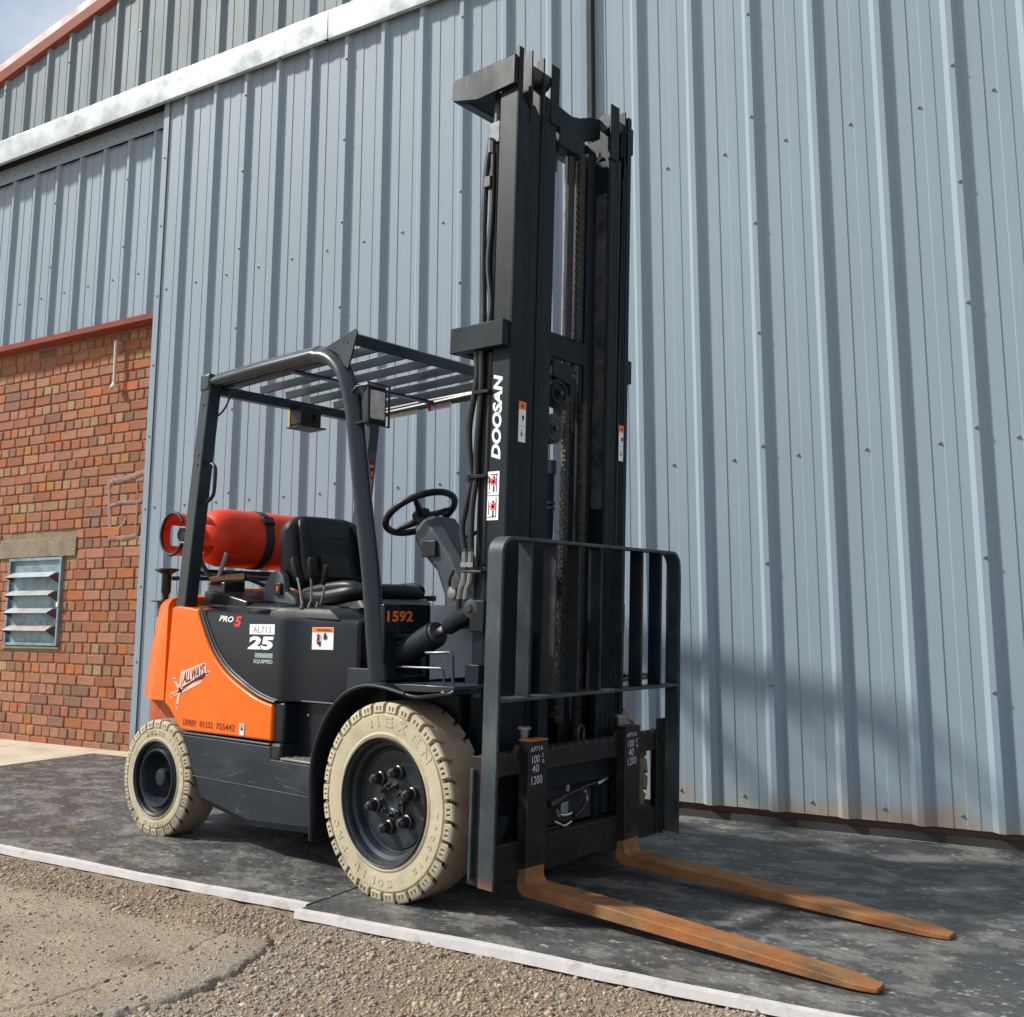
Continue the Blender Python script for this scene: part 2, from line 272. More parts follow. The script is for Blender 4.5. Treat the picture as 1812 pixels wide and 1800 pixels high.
def vnoise(x, y, seed, f):
    g = np.random.default_rng(seed).random((128, 128)); X = x*f+37.3; Y = y*f+11.7
    xi = np.floor(X).astype(int); yi = np.floor(Y).astype(int); fx = X-xi; fy = Y-yi; fx = fx*fx*(3-2*fx); fy = fy*fy*(3-2*fy)
    a = g[xi % 128, yi % 128]; b = g[(xi+1) % 128, yi % 128]; c = g[xi % 128, (yi+1) % 128]; d = g[(xi+1) % 128, (yi+1) % 128]
    return (a*(1-fx)+b*fx)*(1-fy)+(c*(1-fx)+d*fx)*fy

# ================================================================== SETTING (building frame: x along the wall, y away from the viewer, z up)
def setting(name, b, m, bevel=0):
    o = b.build(name, m, None, bevel); o.location = WO; o.rotation_euler = (0, 0, WA); o['kind'] = 'structure'; return o
g_ = B().box(-60, 60, -60, 60, -.40, -.035); setting('ground', g_, 'earth')
g_ = B().box(-9, 7, -2.16, 9, -.3, 0.0); g_.build; ap = setting('concrete_apron', g_, 'concrete')
# gravel bed: a height field with the old slab, its broken edge and cracks
def seg_d(x, y, pts):
    d = np.full(x.shape, 9.)
    for (ax, ay), (bx, by) in zip(pts[:-1], pts[1:]):
        L2 = (bx-ax)**2+(by-ay)**2; t = np.clip(((x-ax)*(bx-ax)+(y-ay)*(by-ay))/L2, 0, 1); d = np.minimum(d, np.hypot(x-ax-t*(bx-ax), y-ay-t*(by-ay)))
    return d
EDGE = [(-.33, -2.36), (-.20, -2.45), (-.155, -2.52), (-.10, -2.66), (-.055, -2.83), (-.06, -2.98), (-.10, -3.12), (-.27, -3.24), (-.35, -3.5), (-.3, -3.9)]
CRK = [(-.40, -2.47), (-.36, -2.56), (-.33, -2.70), (-.31, -2.87), (-.33, -3.02), (-.324, -3.17), (-.42, -3.4)]
CRK2 = [(-1.5, -3.1), (-1.05, -3.0), (-.8, -2.99), (-.62, -3.12), (-.42, -3.2)]
def field(x, y):
    n = vnoise(x, y, 1, 9)*.5+vnoise(x, y, 2, 23)*.3+vnoise(x, y, 3, 61)*.2
    ex = np.interp(y, [p[1] for p in EDGE[::-1]], [p[0] for p in EDGE[::-1]])+(vnoise(x, y, 4, 22)-.5)*.04+(vnoise(x, y, 14, 70)-.5)*.015
    top = -2.44+(vnoise(x, y, 5, 3)-.5)*.16+(vnoise(x, y, 6, 18)-.5)*.05
    slab = np.clip((ex-x)/.010, 0, 1)*np.clip((top-y)/.12, 0, 1)
    z = -.018+(n-.5)*.020+slab*(.006-(n-.5)*.010)
    z -= .016*np.exp(-(np.maximum(0, seg_d(x+(vnoise(x, y, 7, 30)-.5)*.04, y, EDGE)-.003)/.007)**2)*(y < -2.42)
    z -= .012*np.exp(-(seg_d(x+(vnoise(x, y, 8, 30)-.5)*.03, y, CRK)/.004)**2)+.008*np.exp(-(seg_d(x, y+(vnoise(x, y, 8, 20)-.5)*.05, CRK2)/.006)**2)
    z += np.clip((y+2.23)/.06, 0, 1)*.006
    return z, slab
nx, ny = 760, 260
xs = np.linspace(-3.4, 2.4, nx); ys = np.linspace(-4.1, -2.14, ny); GX, GY = np.meshgrid(xs, ys, indexing='ij')
GZ, SL = field(GX, GY)
edge = np.minimum(np.minimum(GX-xs[0], xs[-1]-GX), GY-ys[0]); GZ -= np.clip(1-edge/.3, 0, 1)*.03
v = np.stack([GX.ravel(), GY.ravel(), GZ.ravel()], 1)
idx = np.arange(nx*ny).reshape(nx, ny); q = np.stack([idx[:-1, :-1], idx[1:, :-1], idx[1:, 1:], idx[:-1, 1:]], -1).reshape(-1, 4)
def np_mesh(name, v, q, k, m, tint=None):
    me = bpy.data.meshes.new(name); me.vertices.add(len(v)); me.vertices.foreach_set('co', v.ravel().astype(np.float32))
    me.loops.add(q.size); me.loops.foreach_set('vertex_index', q.ravel().astype(np.int32)); me.polygons.add(len(q))
    me.polygons.foreach_set('loop_start', np.arange(0, q.size, k, dtype=np.int32)); me.update(calc_edges=True); me.validate()
    if tint is not None:
        a = me.color_attributes.new('tint', 'FLOAT_COLOR', 'POINT'); a.data.foreach_set('color', np.concatenate([tint, np.ones((len(tint), 1))], 1).ravel().astype(np.float32))
    me.materials.append(M[m]); me.polygons.foreach_set('use_smooth', [True]*len(me.polygons))
    o = bpy.data.objects.new(name, me); COL.objects.link(o); o.location = WO; o.rotation_euler = (0, 0, WA); return o
X_, Y_ = GX.ravel(), GY.ravel(); s_ = SL.ravel()[:, None]
base = np.array([.245, .182, .115])*(.85+.3*vnoise(X_, Y_, 21, 4)[:, None]); slabc = np.array([.32, .26, .185])*(.86+.28*vnoise(X_, Y_, 22, 7)[:, None])
tint = base*(1-s_)+slabc*s_
gr = np.clip((vnoise(X_, Y_, 23, 1.3)-.5)*4, 0, 1)[:, None]*.45*(X_ > -.2)[:, None]; tint = tint*(1-gr)+np.array([.27, .25, .225])*gr
st = np.exp(-(((X_+.412)/.075)**2+((Y_+2.822)/.06)**2)**2)[:, None]*.6*(.6+.4*vnoise(X_, Y_, 31, 40)[:, None]); tint = tint*(1-st)+np.array([.15, .095, .06])*st
o = np_mesh('gravel_bed', v, q, 4, 'ground', tint); o['kind'] = 'structure'
# loose stones
def stones(n, ulo, uhi, ylo, yhi, s0, s1, seed, keep_slab=.15):
    r = np.random.default_rng(seed); x = r.uniform(ulo, uhi, n); y = r.uniform(ylo, yhi, n)
    z, sl = field(x, y); dens = np.clip(.25+1.1*vnoise(x, y, 41, 5)+.5*(x > -.1), 0, 1); k = r.random(n) < np.where(sl > .5, keep_slab, dens)
    x, y, z = x[k], y[k], z[k]; n = len(x); s = s0*(s1/s0)**(r.random(n)**2.2)
    ico = np.array([(0, 0, 1), (.9, 0, .35), (.25, .85, .35), (-.75, .5, .35), (-.7, -.55, .3), (.3, -.85, .35), (.6, .5, -.5), (-.2, .8, -.5), (-.9, 0, -.5), (-.2, -.8, -.5), (.7, -.4, -.5)])
    tri = np.array([(0,1,2),(0,2,3),(0,3,4),(0,4,5),(0,5,1),(1,6,2),(2,7,3),(3,8,4),(4,9,5),(5,10,1),(6,7,2),(7,8,3),(8,9,4),(9,10,5),(10,6,1)])
    J = 1+(r.random((n, 11, 3))-.5)*.5; P = ico[None]*J*np.stack([s*r.uniform(.7, 1.3, n), s*r.uniform(.6, 1.1, n), s*r.uniform(.35, .75, n)], 1)[:, None, :]
    a = r.random(n)*6.283; ca, sa = np.cos(a)[:, None], np.sin(a)[:, None]; X = P[..., 0]*ca-P[..., 1]*sa; Y = P[..., 0]*sa+P[..., 1]*ca
    P = np.stack([X+x[:, None], Y+y[:, None], P[..., 2]+(z+s*.18)[:, None]], -1).reshape(-1, 3)
    Q = (tri[None]+(np.arange(n)*11)[:, None, None]).reshape(-1, 3)
    pal = np.array([(.33, .265, .19), (.25, .21, .165), (.39, .30, .20), (.19, .165, .14), (.45, .36, .25), (.30, .22, .15), (.34, .295, .24)])
    c = pal[r.integers(0, len(pal), n)]*r.uniform(.75, 1.15, (n, 1)); return P, Q, np.repeat(c, 11, 0)
A1 = stones(80000, -2.8, 2.0, -3.5, -2.235, .0019, .0080, 5); A2 = stones(6000, -2.8, 2.0, -3.5, -2.26, .005, .015, 6, .04)
P = np.concatenate([A1[0], A2[0]]); Q = np.concatenate([A1[1], A2[1]+len(A1[0])]); Tn = np.concatenate([A1[2], A2[2]])
o = np_mesh('gravel', P, Q, 3, 'stone', Tn); o['kind'] = 'stuff'; o['label'] = 'loose grey and brown gravel in the foreground'; o['category'] = 'gravel'
# mats with white taped edges
def mat_sheet(u0, u1, y0, y1, z0, z1, label, seed):
    t = empty('rubber_mat', WO, WA, label, 'mat', 'black rubber mats laid on the yard')
    n = int((u1-u0)/.05); m_ = 44; us = np.linspace(u0, u1, n); vs = np.linspace(y0, y1, m_)
    b = B(); U, V = np.meshgrid(us, vs, indexing='ij')
    U = U.copy(); V = V.copy(); V[:, 0] += (vnoise(us, us*0, seed, 1.5)-.5)*.022+(vnoise(us, us*0, seed+3, 9)-.5)*.008
    Z = z1+(vnoise(U, V, seed, 1.3)-.5)*.006+(vnoise(U, V, seed+1, 5)-.5)*.0022
    top = [(float(U[i, j]), float(V[i, j]), float(Z[i, j])) for i in range(n) for j in range(m_)]
    f = [(i*m_+j, (i+1)*m_+j, (i+1)*m_+j+1, i*m_+j+1) for i in range(n-1) for j in range(m_-1)]
    b.add(top, f)
    # skirt all round
    ring = [(i, 0) for i in range(n)]+[(n-1, j) for j in range(1, m_)]+[(i, m_-1) for i in range(n-2, -1, -1)]+[(0, j) for j in range(m_-2, 0, -1)]
    rp = [top[i*m_+j] for i, j in ring]; lo = [(p[0], p[1], z0) for p in rp]; k = len(rp); b.add(rp+lo, [(i, (i+1) % k, k+(i+1) % k, k+i) for i in range(k)])
    b.build('sheet', 'mat', t)
    # tape strip
    b = B(); W = .021
    rings = []
    for i in range(n):
        wob = (vnoise(np.array([us[i]]), np.array([0.]), seed+9, 4)[0]-.5)*.010; y = float(V[i, 0])
        w = W+wob; zt = float(Z[i, 0])
        rings.append([(us[i], y-.009, z0-.012), (us[i], y-.0035, zt+.0005), (us[i], y+w, zt+.0030), (us[i], y+w, zt-.002)])
    b.loft(rings); b.build('white_edge_strip', 'tape', t, sharp=50)
    return t
mat_sheet(-4.33, -.292, -2.205, -.045, .0005, .012, 'larger black rubber mat left of the seam, under the rear wheels, with white taped edge', 50)
mat_sheet(-.284, 4.4, -2.262, -.055, .0005, .0135, 'black rubber mat right of the seam, under the forks, with white taped edge', 60)

# ------------------------------------------------------------------ shed
shed = empty('metal_shed', WO, WA, 'metal-clad industrial shed with grey-blue ribbed cladding behind the forklift', 'building')
RP = .3312
def clad(u0, nr, zb, zt, o, name='cladding_sheet', parent=shed, m='clad', ucut=None, rp=None):
    prof = []; RP = rp or .3312
    for k in range(nr):
        a = u0+k*RP
        prof += [(a, 0), (a+.028, .032), (a+.055, .032), (a+.083, .0025), (a+.172, .0025), (a+.175, -.001), (a+.229, -.001), (a+.232, .0025), (a+.284, .0025), (a+.287, 0)]
    prof.append((u0+nr*RP+.010, 0))
    if ucut: prof = [(min(max(u, ucut[0]), ucut[1]), 0 if (u < ucut[0] or u > ucut[1]) else d) for u, d in prof]
    ZB = zb if callable(zb) else (lambda u: zb); ZT = zt if callable(zt) else (lambda u: zt)
    th = .0009; ring = prof+[(u, d-th) for u, d in prof[::-1]]
    nseg = max(1, int(abs(ZT(u0)-ZB(u0))/.7)); rings = []
    for s in range(nseg+1):
        t = s/nseg; rings.append([(u, -(o+d), ZB(u)*(1-t)+ZT(u)*t) for u, d in ring])
    return B().loft(rings).build(name, m, parent, sharp=20)
def screws(pts, parent, name='screws'):
    b = B()
    for u, z, o in pts:
        b.lathe([(.0095, 0), (.0095, .002), (.0065, .0025), (.0062, .0065), (.004, .009), (0, .0095)], (u, -o, z), (0, -1, 0), 8)
    o_ = b.build(name, 'screw', parent); o_['kind'] = 'stuff'; return o_
def door(u_first, sheets, ulo, uhi, ztop, zbot, label, RP=.3312):
    d = B(); d.box(ulo+.01, uhi-.01, .012, .075, zbot+.03, ztop); dr = d.build('sliding_door', 'darkgap', shed); dr['label'] = label
    for s in range(sheets):
        a = u_first+s*3*RP; clad(a, 3, zbot, ztop, .0+.0004*(s % 2), parent=dr, ucut=(ulo, uhi), rp=RP)
    pts = []; a = u_first; k = 0
    while a < uhi+.1:
        for z in (.131, 1.81, 3.49): 
            if ulo < a+.21 < uhi: pts.append((a+.21, z, .0))
        if k % 3 == 0:
            z = .675
            while z < ztop:
                if ulo < a+.042 < uhi: pts.append((a+.042, z, .033))
                z += .595
        a += RP; k += 1
    screws(pts, dr)
    return dr
dl = door(-4.079, 4, -3.93, -.262, 5.2, .072, 'left leaf of the big sliding door, behind the truck', .3215)
dr_ = door(-.3132, 5, -.212, 4.6, 5.2, .072, 'right leaf of the big sliding door')
B().box(-3.987, -3.925, -.012, -.006, .03, 5.19).box(-3.987, -3.981, -.006, .09, .03, 5.19).build('corner_trim', 'clad', dl, .002)
screws([(-3.955, z, .012) for z in (.1, .68, 1.226, 1.8, 2.35, 2.9, 3.447, 4.012, 4.572)], dl)
B().box(-.258, -.242, -.020, .06, .09, 5.19).build('meeting_strip', 'darkgap', dl, .002)
B().box(-.234, -.216, -.040, .06, .09, 5.19).build('meeting_strip', 'darkgap', dr_, .002)
# bottom angle, dark gap and threshold
B().box(-3.96, 4.6, .02, .062, .035, .071).build('bottom_rail', 'sillbrown', shed)
B().box(-3.96, 4.6, .012, .090, .001, .036).build('gap_shade', 'darkgap', shed)  # solid dark strip that paints the shade in the gap under the doors
# left-hand wall above the brick and gable above the rail
LO = -.11
def zv(u): return 6.25+.196*(min(u, 4.4-u)+4.794)
LP = .3125
for k in range(5): clad(-4.240-LP*(3*k+2), 3, 3.35, 4.91, LO+.0004*(k % 2), rp=LP)
clad(-4.240+LP, 2, 3.35, 4.91, LO, rp=LP)
a = -4.812-LP*9
while a < 5.5:
    clad(a, 3, 5.12, lambda u: zv(u)+.06, LO+.0005*(int(a*7) % 2), rp=LP, m='clad_old'); a += 3*LP
pts = [(-4.348-LP*k, 3.735, LO) for k in range(0, 9)]+[(-4.240+.042-LP*(3*k+1), 3.98+.58*j, LO+.033) for k in range(0, 4) for j in range(0, 2)]+[(-4.812+.042-LP*(3*k-1), 5.28+.58*j, LO+.033) for k in range(-6, 4) for j in range(0, 2)]
pts += [(-4.18-LP*.5*k, 4.955, LO+.04) for k in range(0, 16)]
screws(pts, shed)
B().box(-8, -3.95, .072, .10, 5.04, 5.21).build('soffit_shade', 'darkgap', shed)  # dark box painting the shade under the rail cover
B().box(-8, -3.9, -LO-.040, -LO-.034, 4.90, 5.042).build('filler_flashing', 'clad', shed, .002)
B().box(-8, 5, -LO-.02, -LO+.03, 5.2, 5.26).box(-8, -3.95, .0, .08, 5.15, 5.2).build('door_track', 'darkgap', shed)
def cover(u0, u1, o, lab=None):
    y = -o; b = B()
    pr = [(y, 5.012), (y-.002, 5.02), (y-.004, 5.225), (y+.02, 5.24), (-LO-.034, 5.262), (-LO-.034, 5.258), (y+.022, 5.236), (y+.001, 5.222), (y+.003, 5.022), (y+.03, 5.016), (y+.03, 5.012)]
    b.prism(pr, 'x', u0, u1); return b.build('rail_cover', 'galv', shed, .001)
cover(-8, -5.0, .068); cover(-5.03, -2.70, .0702); cover(-2.715, -2.25, .0745); cover(-2.28, .7, .0702); cover(.66, 5, .0725)
# red flashing over the brickwork
B().prism([(-LO-.040, 3.315), (-LO-.044, 3.358), (-LO-.01, 3.364), (-LO-.01, 3.358), (-LO-.037, 3.353), (-LO-.034, 3.322), (.22, 3.324), (.22, 3.315)], 'x', -8, -3.94).build('flashing', 'redtrim', shed)
# verge trim and roof
def vrg(u0, u1):
    b = B(); y = -LO-.055
    def sec(u): z = zv(u); return [(u, y, z+.01), (u, y-.012, z+.10), (u, y, z+.19), (u, y+.12, z+.205), (u, y+.12, z+.195), (u, y+.012, z+.18), (u, y+.012, z+.02), (u, y+.12, z-.005), (u, y+.12, z-.015)]
    b.loft([sec(u0), sec(u1)]); b.build('verge_trim', 'redtrim', shed, sharp=8)
vrg(-9, -6.2); vrg(-6.2, -3.2); vrg(-3.2, 2.2)
rf = B(); 
for (ua, ub) in ((-9, 2.2), (2.2, 12)):
    rf.add([(ua, .16, zv(ua)+.17), (ub, .16, zv(ub)+.17), (ub, 12, zv(ub)+.17), (ua, 12, zv(ua)+.17), (ua, .16, zv(ua)+.12), (ub, .16, zv(ub)+.12), (ub, 12, zv(ub)+.12), (ua, 12, zv(ua)+.12)], [(0,1,2,3),(7,6,5,4),(0,4,5,1),(1,5,6,2),(2,6,7,3),(3,7,4,0)])
rf.build('roof', 'clad', shed)
B().box(-8.6, 8, .30, .34, .0, 5.7).build('inner_wall', 'darkgap', shed)
B().box(-3.6, 4.6, .10, .14, .0, 5.2).build('door_lining', 'darkgap', shed)

# ------------------------------------------------------------------ brick wall
bw = empty('brick_wall', WO+Nv*0, WA, 'old red and brown brick wall left of the sliding door, under the cladding', 'wall')
BY = .19                         # depth of the brick faces
CO = .0833; ST = .2185
W0, W1, WZ0, WZ1 = -5.868, -5.160, .770, 1.490
L0, L1, LZ1 = -6.035, -5.010, 1.662
B().box(-8.3, -3.55, BY+.013, BY+.10, -.05, 3.40).build('mortar_bed', 'mortar', bw)
bmesh_cache = {}
def brick_mesh(w, var, seed):
    key = (w, var)
    if key in bmesh_cache: return bmesh_cache[key]
    r = random.Random(seed); hw = w/2-.0055; hh = CO/2-.0062; b = B()
    j = lambda a: a+r.uniform(-.0022, .0022)
    out = []
    for yy, ins in ((.03, 0), (.004, 0), (0, .005)):
        ring = []
        for (sx, sz) in ((-1, -1), (1, -1), (1, 1), (-1, 1)):
            c = .006
            if sx*sz > 0: pp = [(sx*(hw-ins), sz*(hh-ins-c)), (sx*(hw-ins-c), sz*(hh-ins))]
            else: pp = [(sx*(hw-ins-c), sz*(hh-ins)), (sx*(hw-ins), sz*(hh-ins-c))]
            ring += pp
        out.append([(j(x), yy+(r.uniform(0, .003) if yy < .02 else 0), j(z)) for x, z in ring])
    b.loft(out, True, False); b.add(out[-1], [tuple(range(8))])
    me = b.mesh('brick', 'brick_red', 50); bmesh_cache[key] = me; return me
bricks = []
for c in range(40):
    z = .050+CO*(c+.5)-CO
    if z > 3.36: break
    head = c % 2 == 1
    if c == 17 or c == 27: pass
    pitch = ST/2 if head else ST
    u = -3.60-(ST*.25 if head else 0)+random.uniform(-.012, .012); k = 0
    while u > -8.1:
        w = pitch*random.uniform(.93, 1.07) if not head else pitch*random.uniform(.9, 1.1)
        if not head and random.random() < .07: w = ST/2
        if head and random.random() < .04: w = ST
        a, e = u-w, u; u -= w
        zc = z+(vnoise(np.array([a]), np.array([z]), 77, .7)[0]-.5)*.012
        for (h0, h1, hz0, hz1) in ((W0, W1, WZ0-.012, WZ1+.005), (L0, L1, WZ1, LZ1)):
            if zc+CO/2 > hz0+.015 and zc-CO/2 < hz1-.015 and e > h0 and a < h1:
                if a < h0 and e > h1: a = e  # swallowed
                elif a < h0: e = h0
                elif e > h1: a = h1
                else: a = e
        if e-a > .035: bricks.append((a, e, zc, head))
camW = Vector((2.76681, -3.05902, .995)); 
def area(bk):
    p = WO+Dv*((bk[0]+bk[1])/2)+Nv*BY+Vector((0, 0, bk[2])); d = p-camW; dp = d.dot(cf)
    X = d.dot(cr)/dp; Yy = d.dot(cu)/dp
    if X < -.527 or (bk[0]+bk[1])/2 > -4.15: return 0
    return (bk[1]-bk[0])/dp**2
bricks.sort(key=area, reverse=True)
rest = B(); order = ['brick_red', 'brick_orange', 'brick_pink', 'brick_purple', 'brick_buff', 'brick_ochre']
for i, (a, e, z, head) in enumerate(bricks):
    w = round((e-a)/.01)*.01; r = random.random(); low = z < .45
    if head: mt = random.choices(order, [5, 1.2, 6, 1.8+4*low, 1.3, .8])[0]
    else: mt = random.choices(order, [4.5, 1.0, 8, .5+3*low, .1, .6])[0]
    me = brick_mesh(w, random.randint(0, 3), int(w*1000)+i)
    yy = BY+random.uniform(-.003, .004)
    if i < 300:
        o = bpy.data.objects.new('brick', me); COL.objects.link(o); o.parent = bw; o.location = ((a+e)/2, yy, z); o.rotation_euler = (0, random.uniform(-.012, .012), 0)
        o.material_slots[0].link = 'OBJECT'; o.material_slots[0].material = M[mt]
    else:
        vs = [((a+e)/2+p.co.x, yy+p.co.y, z+p.co.z) for p in me.vertices]; rest.m = order.index(mt); rest.add(vs, [tuple(p.vertices) for p in me.polygons])
o = rest.build('bricks', order, bw, sharp=50); o['kind'] = 'stuff'
B().box(L0, L1, BY-.006, BY+.05, WZ1+.006, LZ1-.008).build('lintel', 'lintel', bw, .004)
B().box(W0-.03, W1+.02, BY-.012, BY+.04, WZ0-.03, WZ0-.004).build('window_sill', 'lintel', bw, .008)
# grey mortar smears
b = B()
for path, w in (([(-4.23, 2.125), (-4.31, 2.11), (-4.45, 2.085), (-4.58, 2.08), (-4.65, 2.06)], .028), ([(-4.65, 2.08), (-4.635, 1.92), (-4.615, 1.77), (-4.60, 1.61)], .026), ([(-4.62, 1.88), (-4.48, 1.90), (-4.32, 1.89), (-4.25, 1.90)], .018),
                ([(-4.305, 1.99), (-4.30, 1.82), (-4.30, 1.68), (-4.28, 1.60)], .012), ([(-4.62, 1.625), (-4.45, 1.615), (-4.29, 1.63)], .024), ([(-4.55, 1.68), (-4.46, 1.72), (-4.42, 1.78)], .016)):
    pts = spline([(x, BY+.001, z) for x, z in path], 8); rings = []
    for i, p in enumerate(pts):
        t = (pts[min(i+1, len(pts)-1)]-pts[max(i-1, 0)]).normalized(); n_ = Vector((-t.z, 0, t.x)); ww = w*random.uniform(.75, 1.25); d = random.uniform(.0015, .003)
        rings.append([p+n_*ww+Vector((0, .006, 0)), p+n_*ww*.7-Vector((0, d, 0)), p-n_*ww*.7-Vector((0, d, 0)), p-n_*ww+Vector((0, .006, 0))])
    b.loft(rings)
b.build('mortar_smear', 'smear', bw, sharp=60)
# louvred metal window
wd = B(); f = .022
wd.box(W0, W0+f, BY-.02, BY+.05, WZ0, WZ1).box(W1-f, W1, BY-.02, BY+.05, WZ0, WZ1).box(W0+f, W1-f, BY-.018, BY+.05, WZ1-f, WZ1).box(W0+f, W1-f, BY-.018, BY+.05, WZ0, WZ0+f)
wdo = wd.build('louvre_window', 'winblue', bw, .002)
hz = (WZ1-WZ0)/5
for k in range(5):
    z = WZ1-hz*(k+.5)
    B().box(W0+f, W1-f, BY+.004, BY+.012, z-hz*.5+.004, z+hz*.5-.004).build('blade', 'winblue', wdo)
for k, z in enumerate((1.336, 1.186, 1.042, .898)):
    b = B(); a, e = W0+.03, W1-.03
    b.prism([(BY-.062, z-.006), (BY-.060, z-.001), (BY+.018, z+.045), (BY+.018, z+.039)], 'x', a+.004, e-.06)
    o = b.build('slat', 'winlight' if k < 3 else 'winrust', wdo)
    if k == 3: o['label'] = 'rust-streaked slat'
    b = B(); b.add([(e-.06, BY-.06, z-.004), (e-.01, BY+.018, z+.042), (e-.01, BY+.018, z-.075), (e-.06, BY-.06, z-.012), (e-.056, BY-.06, z-.004), (e-.006, BY+.018, z+.042), (e-.006, BY+.018, z-.075), (e-.056, BY-.06, z-.012)], [(0,1,2,3),(7,6,5,4),(0,4,5,1),(1,5,6,2),(2,6,7,3),(3,7,4,0)])
    b.add([(a, BY-.06, z-.004), (a+.02, BY+.018, z+.042), (a+.02, BY+.018, z-.05), (a, BY-.06, z-.012), (a+.004, BY-.06, z-.004), (a+.024, BY+.018, z+.042), (a+.024, BY+.018, z-.05), (a+.004, BY-.06, z-.012)], [(0,1,2,3),(7,6,5,4),(0,4,5,1),(1,5,6,2),(2,6,7,3),(3,7,4,0)])
    b.build('slat_end', 'sillbrown', o)
B().box(W1-.018, W1+.006, BY-.034, BY-.018, 1.085, 1.12).build('catch', 'white', wdo, .002)
# white vent pipe
vp = empty('vent_pipe', WO, WA, 'short white pipe fixed upright on the brick wall near its top right corner', 'pipe')
B().cyl((-4.603, BY-.045, 2.845), (-4.612, BY-.045, 3.225), .013, 12).cyl((-4.612, BY-.045, 3.212), (-4.612, BY+.02, 3.216), .012, 10).build('tube', 'pipe', vp)
B().lathe([(.030, 0), (.032, .02), (.02, .035), (.016, .05)], (-4.603, BY-.045, 2.825), (0, 0, 1), 12).cyl((-4.603, BY-.045, 2.832), (-4.562, BY-.035, 2.815), .014, 8).build('socket', 'pipe', vp)

# ================================================================== FORKLIFT (world frame: +x forward, near side is -y)
ft = empty('forklift', (0, 0, 0), 0, 'orange and black gas forklift truck with cream tyres and a tall mast', 'forklift')
TL = R(2.0593)
def ML(x, y, z):                    # the mast assembly leans forward about the axle
    dx, dz = x-.05, z-.3
    return (.05+dx*math.cos(TL)+dz*math.sin(TL), y, .3-dx*math.sin(TL)+dz*math.cos(TL))
def BM(): return B(ML)
# ---- wheels
def tyre_mesh(Rt, W, Rr, nl, gd, slant, side_depth=.010):
    lug = [0, .035, .215, .25, .40, .425, .505, .53, .66, .685, .765, .79]; A = [(k+a)/nl*2*math.pi for k in range(nl) for a in lug]; na = len(A)
    gro = {1, 2}; win = {5, 6, 9, 10}
    prof = [(.020, Rr-.004, 0), (.004, Rr, 0), (.0, Rr+.012, 0), (.004, Rr+.020, 0), (.001, Rr+.4*(Rt-Rr), 0), (.002, Rt-.044, 0), (.008, Rt-.040, 0), (.008, Rt-.036, 0), (.002, Rt-.034, 1), (.0025, Rt-.029, 1), (.003, Rt-.0275, 3), (.004, Rt-.014, 3), (.0045, Rt-.0125, 1), (.008, Rt-.004, 1), (.015, Rt, 2), (.17*W, Rt+.001, 2), (.24*W, Rt+.0015, 2), (.25*W, Rt+.0015, 0), (.5*W, Rt+.002, 0)]
    full = prof+[(W-w, r, k) for w, r, k in prof[::-1][1:]]
    rings = []; flags = []
    for w, r, k in full:
        ring = []; outer = w < W/2; t = min(w, W-w); sl = slant*(max(0, t-.01)/W)*(1 if outer else 1); fl = []
        for i, a in enumerate(A):
            j = i % len(lug); rr, ww = r, w
            if k in (1, 2, 3) and j in gro:
                if k == 2: rr = r-gd
                else: ww = w+(side_depth+.004 if outer else -side_depth-.004)*(1 if r < Rt-.02 else 1); rr = min(r, Rt-gd)
            elif k == 3 and j in win: ww = w+(.006 if outer else -.006)
            aa = a+(sl if k == 2 else 0)
            ring.append((rr*math.cos(aa), ww, rr*math.sin(aa)))
        rings.append(ring)
    b = B(); n = na; vs = [p for r in rings for p in r]; fs = []; mi = []
    for q in range(len(rings)-1):
        for i in range(n):
            j = (i+1) % n; fs.append((q*n+i, q*n+j, (q+1)*n+j, (q+1)*n+i))
            ja, jb = i % len(lug), (i+1) % len(lug); k0, k1 = full[q][2], full[q+1][2]
            g = (ja in gro and jb in gro) and k0 in (1, 2, 3) and k1 in (1, 2, 3)
            w0 = (full[q][0]+full[q+1][0])/2
            g = g or (ja in win and jb in win and k0 == 3 and k1 == 3)
            mi.append(2 if g else (1 if (min(w0, W-w0) > .012) and full[q][1] > Rt-.02 else 0))
    b.add(vs, fs); b.mi = mi; return b
def arc_text(s, r, a0, da, h, parent, w, name='raised_lettering', face=0.0, mt='tyre', hw=.8):
    for i, ch in enumerate(s):
        if ch == ' ': continue
        a = a0-da*i; Rv = Vector((math.sin(a), 0, -math.cos(a))); Uv = Vector((math.cos(a), 0, math.sin(a)))
        c = Uv*r-Rv*w*hw/2+Vector((0, face, 0))
        text(ch, name, c, Rv, Uv, w*hw, h, mt, parent, bold=.02, ext=.0022)
